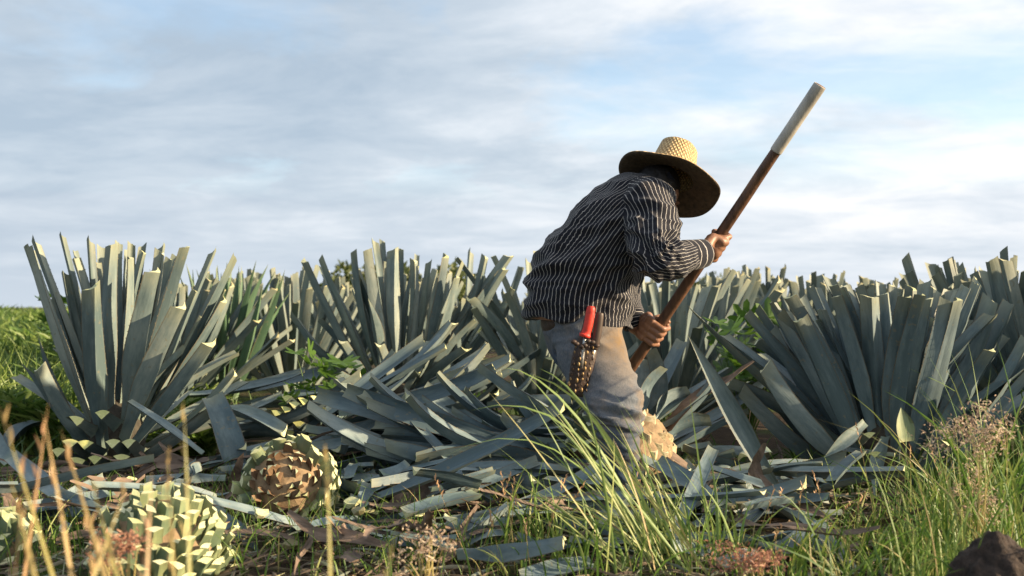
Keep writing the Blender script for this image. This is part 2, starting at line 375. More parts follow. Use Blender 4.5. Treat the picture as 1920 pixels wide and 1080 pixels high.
# ---- left agave
YL = 4.6
cL = on_ground(215, YL)
ag = thing('agave_plant', cL, 'tall trimmed agave at the far left with pale cut leaf bases at its foot', 'agave')
traced(ag, cL, [(58, 466, 178, 800, 36, -.02), (64, 452, 190, 780, 26, .12), (115, 441, 200, 800, 20, .2), (168, 450, 205, 800, 24, .1), (188, 462, 212, 800, 22, .25),
 (209, 459, 208, 800, 34, -.05), (222, 455, 215, 800, 22, .3), (246, 457, 226, 800, 22, .2), (268, 460, 230, 800, 20, .28), (305, 460, 245, 800, 26, .12), (349, 463, 250, 800, 32, .03),
 (291, 508, 238, 800, 48, -.1), (173, 537, 195, 850, 42, -.22), (366, 545, 265, 780, 24, .1), (420, 562, 285, 770, 28, .05), (398, 642, 238, 850, 38, -.18),
 (340, 575, 232, 830, 46, -.14), (72, 632, 172, 850, 30, -.1, POINT[1]), (40, 682, 150, 830, 30, .02, POINT[0]), (72, 690, 185, 850, 36, -.2), (405, 765, 245, 870, 36, -.28),
 (330, 480, 245, 780, 24, .3), (140, 470, 200, 780, 20, .34), (380, 600, 255, 800, 28, .15), (100, 560, 185, 800, 30, .1), (300, 560, 240, 800, 34, .2), (440, 700, 270, 850, 30, .1)], YL, NEAR)
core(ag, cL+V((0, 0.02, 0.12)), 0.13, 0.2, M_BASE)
for (px, py) in ((148, 803), (195, 792), (166, 848), (213, 846), (140, 846), (183, 876), (150, 880), (228, 874), (120, 862), (240, 846)):
    p = P(px, py, YL-0.30); tgt = cL+V((0, 0, 0.20)); d = p-tgt
    stub(ag, p+V((0, .12, 0)), V((d.x*.5, -0.9, 0.34)), px2m(36, YL), STUBS, 0.16)
agave_fill(ag, cL, 16, 0.55, 3, 45, 78, 0.6, (0.06, 0.08), NEAR, az=(0.2, 3.0))
agave_fill(ag, cL, 16, 1.0, 4, 4, 34, 1.0, (0.055, 0.075), NEAR, az=(0.1, 3.1))
# ---- right agave
YR = 4.25
cR = on_ground(1662, YR)
ag = thing('agave_plant', cR, 'broad dense agave on the right with leaves fanned above the tall grass', 'agave')
traced(ag, cR, [(1288, 572, 1560, 800, 32, -.02, POINT[1]), (1395, 580, 1575, 770, 30, .15, POINT[0]), (1400, 588, 1580, 790, 34, .05), (1478, 556, 1608, 810, 44, -.05),
 (1550, 520, 1640, 810, 42, .1), (1588, 540, 1650, 800, 38, .15), (1612, 540, 1655, 810, 40, .0), (1540, 580, 1612, 800, 40, .05), (1655, 552, 1660, 790, 42, -.03),
 (1690, 546, 1672, 790, 40, .03), (1712, 545, 1690, 800, 34, .12), (1740, 560, 1690, 830, 44, -.08), (1776, 565, 1705, 840, 48, -.1), (1832, 532, 1722, 850, 30, .05),
 (1800, 545, 1715, 830, 34, .12), (1860, 562, 1735, 840, 52, .06), (1896, 570, 1752, 840, 48, .1), (1858, 656, 1738, 850, 42, -.16), (1925, 640, 1765, 860, 40, -.05),
 (1432, 690, 1605, 850, 56, -.08), (1390, 735, 1595, 870, 48, .05), (1930, 700, 1790, 880, 36, -.12), (1772, 828, 1690, 915, 34, -.26), (1640, 935, 1662, 785, 32, -.3, POINT[2]),
 (1505, 600, 1600, 800, 36, .2), (1568, 556, 1632, 800, 46, -.06), (1632, 556, 1655, 810, 46, -.1), (1700, 556, 1680, 840, 46, -.16), (1727, 552, 1688, 850, 44, -.18),
 (1795, 562, 1715, 850, 44, -.1), (1450, 620, 1590, 810, 40, .12), (1460, 760, 1600, 880, 40, .1), (1675, 560, 1668, 800, 42, .25), (1760, 548, 1700, 820, 42, .22), (1820, 600, 1722, 850, 46, .16),
 (1600, 575, 1642, 800, 44, .25), (1462, 596, 1600, 830, 44, .0), (1500, 598, 1612, 850, 44, -.12)], YR, NEARB, (1660, 34, .72), .86)
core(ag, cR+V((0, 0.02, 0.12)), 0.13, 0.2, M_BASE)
for (px, py) in ((1605, 828), (1631, 832), (1606, 873), (1588, 880), (1568, 892), (1547, 901), (1616, 909), (1596, 915), (1579, 924), (1640, 868), (1560, 918)):
    p = P(px, py, YR-0.26); tgt = cR+V((0, 0, 0.22)); d = p-tgt
    stub(ag, p+V((0, .12, 0)), V((d.x*.5, -0.9, 0.30)), px2m(24, YR), STUBS, 0.16)
stub(ag, P(1700, 828, YR-0.30), V((-0.12, 0.1, 0.95)), px2m(34, YR), [leaf_mesh('pale_leaf_base', [M_STUB, M_CUT], nl=6, length=0.16, prof=((0, .8), (.3, 1), (1, .8)), pointed=True, thick=(.3, .2), gutter=.3)], 0.135, V((0.1, -1, 0.2)))
agave_fill(ag, cR, 20, 0.72, 5, 20, 62, 0.75, (0.07, 0.09), NEARB, az=(-0.3, 3.4))
agave_fill(ag, cR, 30, 0.84, 6, 4, 44, 0.85, (0.06, 0.08), NEARB, hj=.04, az=(0.0, 3.14))
# ---- middle agave
YM = 5.6
cM = on_ground(742, YM)
ag = thing('agave_plant', cM, 'tall upright agave mid-field whose topmost leaves rise highest behind the lying leaves', 'agave')
traced(ag, cM, [(570, 488, 690, 720, 28, -.05), (602, 486, 700, 700, 22, .05), (664, 474, 715, 700, 26, .05), (686, 470, 730, 700, 30, -.05), (700, 451, 735, 680, 22, .15), (718, 452, 738, 680, 18, .2),
 (738, 467, 745, 680, 30, -.02), (752, 467, 752, 680, 18, .15), (782, 478, 772, 680, 14, .2), (806, 490, 776, 690, 20, .1), (836, 480, 790, 690, 28, .0), (856, 520, 800, 700, 28, -.05),
 (910, 482, 825, 710, 26, .1), (850, 606, 762, 730, 28, -.15), (690, 560, 715, 690, 26, -.2, POINT[0]), (630, 560, 705, 720, 26, .05), (640, 640, 720, 760, 26, -.2), (870, 560, 800, 710, 24, .15),
 (660, 520, 720, 700, 26, .2), (600, 600, 700, 740, 26, .1), (890, 600, 790, 730, 26, -.05), (720, 500, 740, 700, 28, .25), (800, 520, 770, 700, 28, .22)], YM, NEAR)
agave_fill(ag, cM, 14, 0.55, 8, 35, 75, 0.6, (0.06, 0.08), NEAR)
agave_fill(ag, cM, 18, 0.98, 9, 4, 45, 1.0, (0.055, 0.075), NEAR, az=(0.1, 3.1))
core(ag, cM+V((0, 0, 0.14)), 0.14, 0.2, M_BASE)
# ---- crossing agave behind the person
YX = 5.9
cX = on_ground(1010, YX)
ag = thing('agave_plant', cX, 'agave with crossing diagonal leaves just left of and behind the person', 'agave')
traced(ag, cX, [(858, 484, 985, 660, 22, -.05), (882, 471, 880, 640, 20, .25), (925, 480, 1000, 690, 24, .05), (955, 480, 850, 640, 24, -.1), (945, 505, 860, 660, 22, -.15), (1005, 470, 1015, 690, 22, .1), (990, 490, 1010, 690, 26, .2),
 (1035, 490, 1020, 690, 24, .1), (880, 560, 990, 690, 24, -.2), (900, 620, 1000, 720, 24, -.15), (960, 540, 870, 680, 22, .0), (975, 500, 900, 660, 20, .1), (1080, 500, 1035, 690, 24, .15), (920, 530, 1000, 700, 24, .1)], YX, NEAR)
agave_fill(ag, cX, 26, 0.85, 12, 10, 62, 0.75, (0.07, 0.09), NEAR)
# ---- further agaves, built in rows
FARP = [ # px, Y, H, n, th1, label
 (545, 8.0, 1.02, 44, 40, 'narrow agave standing in the gap between the left and middle agaves'),
 (470, 9.6, 1.05, 40, 45, 'small far agave behind the narrow one left of centre'),
 (640, 9.5, 0.98, 40, 50, 'far agave peeking out left of the tall middle agave'),
 (800, 9.0, 1.0, 40, 50, 'far agave partly hidden by the right leaves of the tall middle agave'),
 (330, 6.9, 0.95, 40, 58, 'agave right behind the tall far left one'),
 (1255, 6.2, 0.92, 42, 60, 'sunlit agave behind the wooden handle near the lower hand'),
 (1330, 8.0, 1.0, 42, 52, 'agave directly behind the upper hand on the handle'),
 (1412, 9.3, 1.10, 40, 40, 'upright far agave whose tips stand clear right of the upper hand'),
 (1520, 8.4, 0.98, 40, 52, 'far agave whose tips show just left of the broad right agave'),
 (1185, 8.6, 1.0, 40, 50, 'far agave hidden mostly by the striped shirt'),
 (1640, 8.8, 0.95, 36, 50, 'far agave whose tips show above the broad right agave'),
 (1760, 7.6, 0.90, 36, 50, 'agave behind the right half of the broad right agave'),
 (1850, 5.6, 0.97, 46, 45, 'lit agave rising behind the broad right agave near the right edge'),
 (1960, 5.0, 0.97, 40, 48, 'agave cut by the right picture edge'),
]
for k, (px, Y, H, n, t1, lab) in enumerate(FARP):
    c = on_ground(px, Y); c.z = gz(c.x, c.y)-0.01
    ag = thing('agave_plant', c, lab, 'agave', 'trimmed agaves in the rows behind')
    agave_fill(ag, c, int(n*1.05), H, 40+k, 2, t1, 0.95, (0.06, 0.085), FAR, r0=0.15, hj=0.11, thp=0.9, lean=V((rnd.gauss(0, .09), rnd.gauss(0, .06), 0)))
k = 0
for Y in (11.0, 13.5, 16.5, 20.0, 24.5):
    for j in range(-6, 9):
        X = j*1.9+(0.9 if int(Y) % 2 else 0)+rnd.uniform(-.4, .4); px = 960+F*X/Y
        if px < 420 or px > 1960: continue
        k += 1
        c = V((X, Y+rnd.uniform(-.4, .4), -0.01))
        ag = thing('agave_plant', c, 'distant trimmed agave whose tips just reach the skyline', 'agave', 'distant agaves on the skyline')
        agave_fill(ag, c, 22, rnd.uniform(0.80, 1.08), 80+k, 3, rnd.uniform(38, 56), 0.95, (0.055, 0.08), FAR, r0=0.15, hj=0.12, lean=V((rnd.gauss(0, .1), 0, 0)))
# neighbours of the right row, beside the picture
for k, (X, Y, H) in enumerate(((3.2, 4.5, 1.05), (4.7, 3.3, 1.0))):
    c = V((X, Y, -0.01)); ag = thing('agave_plant', c, 'agave of the row beyond the right picture edge', 'agave', 'agaves beyond the right edge')
    agave_fill(ag, c, 40, H, 140+k, 2, 50, 0.95, (0.085, 0.1), FAR, r0=0.13)
# untrimmed green agave at the left
c = on_ground(415, 7.2, -0.01)
ag = thing('agave_plant', c, 'small dark green agave with uncut pointed tips behind the left agave', 'agave')
agave_fill(ag, c, 34, 1.04, 33, 2, 26, 1.0, (0.06, 0.08), GREENPT, hj=0.05)

# ---- agave being harvested, in front of the person
YC = 3.98
cC = on_ground(1152, YC)
ag = thing('agave_plant', cC, 'half shaved agave heart by the knee with long lying leaves on its left', 'agave')
hc = P(1176, 850, YC-.04)
core(ag, hc, 0.183, 0.180, M_CORE)
traced(ag, cC, [(762, 738, 1062, 838, 46, -.12), (900, 688, 1075, 790, 40, .0), (872, 728, 1060, 800, 30, .02), (780, 858, 1060, 872, 38, -.12), (750, 920, 1060, 890, 40, -.16), (835, 838, 1065, 862, 30, .06),
 (850, 770, 1070, 830, 32, .12), (700, 800, 1060, 850, 36, .2), (800, 905, 1062, 900, 40, -.05), (860, 800, 1065, 850, 34, .18), (720, 880, 1060, 880, 38, .1),
 (1222, 655, 1200, 800, 42, .1), (1205, 672, 1190, 800, 40, .14), (1245, 690, 1212, 800, 36, .05), (1345, 700, 1230, 800, 26, .0), (1330, 790, 1235, 850, 46, .1), (1290, 735, 1230, 820, 46, .12), (1400, 770, 1240, 850, 30, .2), (1310, 850, 1240, 880, 40, .05),
 (1370, 690, 1225, 790, 28, .2), (1280, 640, 1215, 780, 34, .25), (1430, 720, 1240, 830, 30, .3), (940, 780, 1070, 850, 30, -.05), (820, 700, 1065, 815, 34, .16), (960, 715, 1080, 800, 30, .12), (690, 845, 1060, 880, 36, -.02), (790, 955, 1065, 905, 38, -.2), (880, 975, 1075, 920, 34, -.24)], YC, CURVED+NEARB[:3], None, 1.0)
r = random.Random(5)
for i in range(120):
    f = (i+0.5)/120; ph = math.acos(1-1.75*f); a = i*2.39996
    d = V((math.cos(a)*math.sin(ph), math.sin(a)*math.sin(ph), math.cos(ph)))
    if d.x > -0.1 and d.y < 0.75:
        if d.y < 0.5 and abs(d.z) < 0.9:       # shaved side: flat overlapping scars
            q = hc+V((d.x*0.182, d.y*0.182, d.z*0.18))
            tg = V((d.x*0.35, d.y*0.35, 0.9)).normalized()
            stub(ag, q-tg*0.05-d*.012, tg, r.uniform(0.06, 0.10), STUBC, r.uniform(0.05, 0.09), -d, r)
        continue
    q = hc+V((d.x*0.16, d.y*0.16, d.z*0.17))
    stub(ag, q, d+V((0, 0, 0.35)), r.uniform(0.06, 0.085), STUBD if d.z < 0.1 else STUBG, r.uniform(0.07, 0.11), V((0, 0, 1)), r)
# ---- toppled agave with leaves reaching right
YT = 4.75
cT = on_ground(585, YT)
ag = thing('agave_plant', cT, 'toppled agave lying mid-field with its long leaves reaching right', 'agave')
core(ag, P(585, 800, YT+.05), 0.09, 0.12, M_BASE)
traced(ag, cT, [(835, 650, 590, 785, 32, .1), (915, 646, 612, 805, 38, .0), (905, 662, 620, 800, 32, .1), (950, 670, 640, 815, 26, .05), (846, 606, 650, 750, 30, .2), (885, 760, 622, 830, 34, -.15), (870, 700, 620, 810, 36, -.02),
 (940, 700, 640, 815, 34, .2), (800, 735, 610, 815, 36, -.1), (880, 735, 630, 825, 34, .05), (790, 640, 600, 770, 30, .25), (740, 660, 590, 770, 30, .2), (960, 735, 660, 830, 34, .25), (830, 790, 620, 845, 34, -.05)], YT, CURVED+NEARB[:4], None, 1.0)
for (px, py) in ((545, 740), (560, 752), (575, 745), (600, 742), (540, 762), (582, 757), (612, 765), (568, 792), (620, 810), (598, 820), (545, 812), (520, 770)):
    p = P(px, py, YT-0.22); d = p-P(585, 800, YT)
    stub(ag, p-d.normalized()*0.10, d+V((-.05, -0.15, 0.05)), px2m(28, YT), STUBS, 0.12)

# ------------------------------------------------------------------ cut hearts in the foreground
def pina(px, py, Y, R, axis, label, dry_front, seed, n=110, ln=0.10, wid=0.085, lit=STUBG):
    c = P(px, py, Y); g = V((c.x, c.y, 0))
    o = thing('agave_heart', g, label, 'agave heart')
    core(o, c, R*0.8, R*0.85, M_CORE)
    ax = axis.normalized(); q = V((0, 0, 1)).rotation_difference(ax); r = random.Random(seed)
    for i in range(n):
        f = (i+0.5)/n; ph = math.acos(1-1.9*f)+r.gauss(0, .05); a = i*2.39996+r.gauss(0, .09)
        if r.random() < .04: continue
        d0 = V((math.cos(a)*math.sin(ph), math.sin(a)*math.sin(ph), math.cos(ph)))
        d = q @ d0
        up = q @ V((0, 0, 1))
        p = c+d*R*0.72
        if p.z+d.z*ln < 0.0: continue
        dirn = (d*(0.55 if dry_front == 0 else 1)+up*(0.9 if dry_front < 0.5 else 0.35)).normalized()
        dry = d0.z > 1-dry_front*2 and dry_front > 0 and (d0.z > 1-dry_front*1.3 or r.random() < .6)
        s_ = r.uniform(0.85, 1.15)
        dirn = (dirn+V((r.gauss(0, .09), r.gauss(0, .09), r.gauss(0, .06)))).normalized()
        stub(o, p, dirn, wid*(0.75 if dry else 1)*s_, STUBD if dry else lit, ln*(0.75 if dry else 1)*r.uniform(0.6, 1.3), up, r)
    return o
pina(540, 915, 3.5, 0.165, V((0.0, -0.85, 0.40)), 'small trimmed agave heart with brown dried leaf bases facing the camera', 0.30, 11, 150, 0.065, 0.062)
pina(300, 1050, 2.72, 0.195, V((0.22, -0.2, 0.95)), 'large sunlit agave heart with pale diamond cuts at the lower left', 0.0, 12, 220, 0.058, 0.062)
pina(-12, 1050, 2.9, 0.11, V((0.2, -0.4, 0.9)), 'agave heart cut off by the left picture edge', 0.0, 13, 60, 0.07, 0.07, STUBG)

# ------------------------------------------------------------------ loose leaves on the ground
def loose(label, p0, p1, wpx, Y, me=None, group=None, nrm=V((0, -0.5, 0.9)), cat='cut leaf'):
    w_ = px2m(wpx, Y)
    mw = leaf_matrix(p0, p1, nrm, w_)
    o = link('cut_leaf', me or rnd.choice(NEARB), None, mw)
    return tag(o, label, cat, group)
loose('long severed leaf leaning diagonally from the weeds down to the litter right of the person', P(1470, 948, 3.55), P(1290, 628, 3.75), 38, 3.6, POINT[0], nrm=V((-0.3, -1, 0.4)))
loose('long leaf running from the diagonal leaf down to the bottom edge', P(1610, 1085, 2.75), P(1440, 945, 3.3), 44, 2.9, POINT[2], nrm=V((0.2, -0.7, 0.7)))
loose('short pointed leaf lying across the front of the broad right agave', P(1622, 792, 3.45), P(1545, 858, 3.4), 26, 3.5, POINT[0], nrm=V((0.2, -1, 0.3)))
loose('wide flat leaf lying level left of the small brown heart', P(360, 872, 4.2), P(665, 826, 4.35), 34, 4.2)
loose('broad blue leaf standing diagonally behind the small brown heart', P(455, 930, 3.95), P(395, 745, 4.1), 50, 4.0, nrm=V((0.3, -1, 0.3)))
loose('thick leaf sloping down beside the small brown heart to the bottom edge', P(400, 950, 3.45), P(490, 1085, 2.9), 52, 3.2, nrm=V((0.2, -0.4, 0.9)))
loose('leaf with pale end pointing at the small brown heart from the right', P(800, 940, 3.9), P(620, 905, 3.8), 36, 3.9)
loose('pale tipped leaf resting on the lying leaves centre left', P(560, 935, 3.8), P(728, 900, 3.75), 30, 3.8)
loose('slim leaf crossing the lower left of the left agave', P(380, 850, 4.1), P(240, 752, 4.2), 18, 4.1)
loose('small blue leaf end poking in at the left edge', P(20, 862, 4.0), P(-60, 800, 4.1), 50, 4.0, nrm=V((0.2, -1, 0.3)))
loose('leaf chunk lying on the ground under the left agave edge', P(70, 790, 4.9), P(10, 850, 4.7), 40, 4.7)
loose('bluish leaf lying behind the tall grass tuft at the bottom', P(1250, 1030, 3.0), P(1560, 1010, 3.1), 36, 3.0)
def in_front_of_heart(c, d):          # litter does not lie over the cut hearts
    for q in (0, .25, .5, .75, 1):
        p = c+d*q; px = 960+F*p.x/p.y; py = 575-F*(p.z-CAMH)/p.y
        if 445 < px < 635 and py < 985 and 2.9 < p.y < 3.75: return True
        if 110 < px < 480 and p.y < 2.98 and p.z > -.1: return True
    return False
r = random.Random(77)
for i in range(26):
    a = math.pi-abs(r.gauss(0.15, 0.4)); rr = r.uniform(.12, .45)
    c = on_ground(1130, 3.9)+V((math.cos(a)*rr, math.sin(a)*rr*1.1, r.uniform(.05, .26)*(1.1-rr)))
    d = V((math.cos(a), math.sin(a)*.8, r.uniform(-.1, .42)))*r.uniform(.65, .9)
    if c.z+d.z < .03: d.z = .03-c.z
    o = link('cut_leaf', r.choice(CURVED), None, leaf_matrix(c, c+d, V((0, r.gauss(-.4, .4), 1)), r.uniform(.072, .095)))
    tag(o, 'long blue-green leaf fanned out on the ground left of the shaved heart', 'cut leaf', 'long leaves fanned left of the shaved heart')
for i in range(30):
    Y = r.uniform(3.2, 4.1); px = r.choice((r.uniform(660, 1080), r.uniform(660, 1080), r.uniform(1230, 1500)))
    if px < 460 and Y < 3.3: Y += .6
    a = r.gauss(0.15, .55); ln = r.uniform(.4, .75); c = on_ground(px, Y, r.uniform(.03, .10))-V((ln/2, 0, 0)); d = V((math.cos(a), math.sin(a), r.gauss(.08, .16)))*ln
    if c.z+d.z < .03: d.z = .03-c.z
    if in_front_of_heart(c, d) or min(c.y, c.y+d.y) < 3.15: continue
    o = link('cut_leaf', r.choice(CURVED+NEARB[:4]), None, leaf_matrix(c, c+d, V((r.gauss(0, .4), r.gauss(-.3, .6), 1)), r.uniform(.045, .07)))
    tag(o, 'whole cut leaf lying flat across the foreground litter', 'cut leaf', 'whole cut leaves in the foreground litter')
G1 = 'cut leaf pieces strewn over the ground'
r = random.Random(21)
CH = [leaf_mesh('cut_piece', [M_LEAFB, M_CUT], nl=5, m=6, length=LL, gutter=r.uniform(.2, .5), bow=r.uniform(-.02, .02), cut=r.uniform(-.7, .7), twist=r.uniform(-.5, .5), seed=i, prof=((0, .8), (.5, 1), (1, .85))) for i in range(6)]
for i in range(260):
    Y = r.uniform(2.72, 4.2); px = r.choice((r.uniform(-40, 520), r.uniform(350, 1250), r.uniform(350, 1250), r.uniform(1250, 1560)))
    ln = r.uniform(0.10, 0.55)*(0.6 if r.random() < .4 else 1); a = r.gauss(0, 0.9)
    c = on_ground(px, Y, r.uniform(0.01, 0.15 if Y > 3.1 else 0.06))
    d = V((math.cos(a), math.sin(a), r.gauss(0.05, 0.22)))*ln*(1 if r.random() < .5 else -1)
    lift = max(0, -min(0, c.z+d.z))
    if in_front_of_heart(c, d) or (px < 420 and Y > 3.6) or (min(c.y, c.y+d.y) < 2.9 and ln > .34): continue
    o = link('cut_leaf', r.choice(CH+NEARB[:4]), None, leaf_matrix(c+V((0, 0, lift+.02)), c+d+V((0, 0, lift+.02)), V((r.gauss(0, .5), r.gauss(-.2, .4), r.choice((1, 1, -1)))), r.uniform(0.035, 0.07)))
    tag(o, 'blue-green leaf piece scattered among the foreground litter', 'cut leaf', G1)
# more lying leaves in the dark middle heap
for i in range(56):
    Y = r.uniform(4.35, 5.6); px = r.uniform(330, 960)
    ln = r.uniform(0.35, 0.75); a = r.gauss(0.1, 0.5)
    c = on_ground(px, Y, r.uniform(0.03, 0.30)); d = V((math.cos(a), math.sin(a), r.gauss(0.16, 0.22)))*ln
    if c.z+d.z < 0.03: d.z = 0.03-c.z
    o = link('cut_leaf', r.choice(NEARB[:5]+CURVED), None, leaf_matrix(c, c+d, V((0, r.gauss(-.3, .5), 1)), r.uniform(0.065, 0.088)))
    tag(o, 'dark blue-green leaf in the heap between left agave and person', 'cut leaf', 'leaves heaped in the middle of the field')
# dried brown strips
def strip_mesh(seed):
    r = random.Random(seed); n = 10; vs, fs = [], []
    ph = r.uniform(0, 6); curl = r.uniform(-0.05, 0.09); sw = r.uniform(-.08, .08); tw = r.uniform(-1.1, 1.1)
    for i in range(n+1):
        s = i/n; wd = 0.030*(0.35+math.sin(min(1, s*.9+.12)*math.pi)*.65)*r.uniform(.75, 1.15)
        c = V((0.02*math.sin(s*5+ph)+sw*s*s, curl*s*s+0.012*math.sin(s*9+ph), s*0.5))
        ax = V((math.cos(tw*s), math.sin(tw*s), 0)); up = V((-ax.y, ax.x, 0)); f = r.uniform(.1, .45)
        for q, h in ((-1, f), (-.35, .04), (.3, .0), (1, f*r.uniform(.4, 1)), (.3, -.12), (-.35, -.1)): vs.append(c+ax*q*wd+up*h*wd)
    for i in range(n):
        for k in range(6): fs.append((i*6+k, i*6+(k+1) % 6, i*6+6+(k+1) % 6, i*6+6+k))
    fs += [(5, 4, 3, 2, 1, 0), tuple(n*6+k for k in range(6))]
    return mesh('dry_strip', vs, fs, M_DRY, None, False)
DRYS = [strip_mesh(i) for i in range(8)]
for i in range(230):
    Y = r.uniform(2.75, 4.4); px = r.choice((r.uniform(380, 900), r.uniform(380, 1150), r.uniform(1200, 1560), r.uniform(-20, 420)))
    c = on_ground(px, Y, r.uniform(0.01, 0.09)); a = r.uniform(0, 6.283); ln = r.uniform(.15, .55)
    d = V((math.cos(a), math.sin(a), r.uniform(-.02, 0.22)))*ln
    if in_front_of_heart(c, d): continue
    o = link('dry_leaf', r.choice(DRYS), None, leaf_matrix(c, c+d, V((r.gauss(0, .5), r.gauss(0, .5), 1)), r.uniform(0.025, 0.07), 0.5, LW))
    tag(o, 'curled brown dried leaf strip lying in the litter', 'dry leaf', 'dried leaf strips in the litter')
for lab, a_, b_, Y, wd in (('dark dried leaf curling up out of the litter left of the grass tuft', (745, 960), (838, 876), 3.45, 0.11), ('reddish dried leaf hooked beside the small brown heart', (480, 940), (425, 880), 3.8, 0.13),
        ('long dried leaf sagging right of the shaved heart', (1230, 800), (1420, 705), 4.0, 0.12), ('straight dried leaf low right of the shaved heart', (1245, 868), (1400, 885), 3.85, 0.12),
        ('grey dried leaf lying level below the left agave', (230, 892), (420, 885), 4.1, 0.16), ('dried leaf strip standing at the foot of the diagonal leaf', (1430, 950), (1412, 830), 3.5, 0.07)):
    tag(link('dry_leaf', rnd.choice(DRYS), None, leaf_matrix(P(*a_, Y), P(*b_, Y), V((0, -.6, .8)), wd, 0.5, LW)), lab, 'dry leaf')
# small pale chips
def chip_mesh(s, mt):
    r = random.Random(s); vs = []
    for z in (0, 0.012):
        for k in range(7): a = k/7*6.283; vs.append((0.04*math.cos(a)*r.uniform(.6, 1.1), 0.025*math.sin(a)*r.uniform(.7, 1.1), z+r.uniform(0, .01)))
    fs = [tuple(reversed(range(7))), tuple(range(7, 14))]+[(k, (k+1) % 7, 7+(k+1) % 7, 7+k) for k in range(7)]
    return mesh('chip', vs, fs, mt, smooth=False)
CHIP = [chip_mesh(i, M_CUT if i % 2 else M_STUB) for i in range(6)]
for i in range(64):
    Y = r.uniform(2.8, 4.1); px = r.choice((r.uniform(420, 900), r.uniform(150, 1100), r.uniform(1180, 1400)))
    o = link('agave_chip', r.choice(CHIP), None, Matrix.Translation(on_ground(px, Y, r.uniform(0.03, 0.11))) @ Matrix.Rotation(r.uniform(0, 6.3), 4, 'Z') @ Matrix.Rotation(r.gauss(0, .6), 4, 'X') @ Matrix.Scale(r.uniform(.5, 1.2), 4))
    tag(o, 'small pale chip cut from an agave lying in the litter', 'chip', 'pale agave chips in the litter')

# ------------------------------------------------------------------ grass and weeds
def blades(name, items, mt, label=None, cat=None, kind='stuff', seg=5, parent=None, group=None):
    """items: (base, control, tip, width, tint); each blade is a folded, tapering strip along a quadratic curve"""
    vs, fs, tint = [], [], []
    for (b0, c0, t0, wd, tn) in items:
        k = len(vs)
        d = t0-b0
        side = d.cross(V((0.3, -1, 0.25)))
        if side.length < 1e-5: side = V((1, 0, 0))
        a = rnd.uniform(-1.2, 1.2); side.normalize(); dn = d.normalized()
        side = Matrix.Rotation(a, 3, dn) @ side
        fold = dn.cross(side)*0.35
        for i in range(seg+1):
            s = i/seg
            p = b0*(1-s)**2+c0*2*s*(1-s)+t0*s*s
            h = wd*0.5*(1-s**2.2)*(0.7+0.6*min(1, s*4)*0.5)
            if i == seg: vs.append(p); tint.append(tn)
            else:
                vs += [p-side*h+fold*h, p, p+side*h+fold*h]; tint += [tn]*3
        for i in range(seg-1):
            a = k+i*3
            fs += [(a, a+1, a+4, a+3), (a+1, a+2, a+5, a+4)]
        a = k+(seg-1)*3
        fs += [(a, a+1, a+3), (a+1, a+2, a+3)]
    me = mesh(name, vs, fs, mt)
    at = me.attributes.new('tint', 'FLOAT', 'POINT'); at.data.foreach_set('value', tint)
    o = link(name, me, parent)
    if parent is not None: o.matrix_basis = PM[parent.name].inverted()
    return tag(o, label, cat, group, kind)
def rand_blade(r, X, Y, h, wd, lean=0.35, tint=(0, .7), lz=0.0, wind=V((0, 0, 0))):
    b0 = V((X, Y, lz)); a = r.uniform(0, 6.283); l = r.uniform(0.1, lean)*h
    off = V((math.cos(a)*l, math.sin(a)*l, 0))+wind*h
    t0 = b0+off+V((0, 0, h*r.uniform(.75, 1))); c0 = b0+off*0.15+V((0, 0, h*0.62))
    return (b0, c0, t0, wd, r.uniform(*tint))
r = random.Random(31)
it = []
for i in range(3000):      # right foreground
    Y = 2.3+2.4*r.random()**0.9; px = 1330+650*r.random()**0.75
    X = (px-960)*Y/F
    dens = noise.noise(V((X*2.2, Y*2.2, 4)))
    if dens < (0.12 if px < 1560 else 0.0 if px < 1700 else -0.15): continue
    edge = min(1, max(0.3, (px-1330)/420))
    if px < 1690 and Y > 3.15: continue
    if px > 1690 and r.random() < .35: continue
    hmax = 0.05+0.11*(px > 1450)+0.03*(px > 1600)+0.10*max(0, min(1, (px-1680)/140))
    it.append(rand_blade(r, X, Y, r.uniform(.35, 1)*(hmax+.04)*(1.9 if r.random() < .10 else 1), r.uniform(.003, .009), r.choice((.5, .9, 1.6)), r.choice(((0, .6), (0, .6), (.3, .8), (.7, 1)))))
for i in range(1900):      # thin cover in the middle foreground and under the agaves
    Y = r.uniform(2.65, 4.0); px = r.uniform(-20, 1400)
    it.append(rand_blade(r, (px-960)*Y/F, Y, r.uniform(.04, .2), r.uniform(.002, .006), r.choice((.6, 1.2)), r.choice(((0, .5), (.1, 1)))))
blades('grass', it, M_GRASS, 'green grass growing over the right foreground')
it = []
for i in range(7000):      # green cover between the rows
    Y = r.uniform(3.7, 9); X = r.uniform(-3.2, 4.2)
    if noise.noise(V((X*1.1, Y*1.1, 9))) < 0.02: continue
    it.append(rand_blade(r, X, Y, r.uniform(.06, .22), r.uniform(.008, .018), 1.0, (0, .55)))
blades('weed_cover', it, M_WEED, 'low green weeds growing between the agave rows', seg=3)
it = []
for i in range(30000):     # overgrown field at the far left
    Y = 5.0+22*r.random()**2.0; px = -80+480*r.random()
    X = (px-960)*Y/F
    hh = 0.36+0.42*noise.noise(V((X*0.9, Y*0.7, 2)))+0.032*min(Y-5, 11)
    if px > 240 and Y < 7: hh *= .5
    z = max(0.0, hh*r.random()**0.5-0.12)
    it.append(rand_blade(r, X, Y, r.uniform(.07, .17), r.uniform(.02, .045), 1.6, (0, 1), lz=z))
for i in range(2500):
    Y = r.uniform(5, 14); px = r.uniform(-60, 300); X = (px-960)*Y/F
    it.append(rand_blade(r, X, Y, r.uniform(.3, .62), .012, .5, (.4, 1)))
blades('weed_field', it, M_WEED, 'lush green weeds covering the open field at the left', seg=3)
it = []
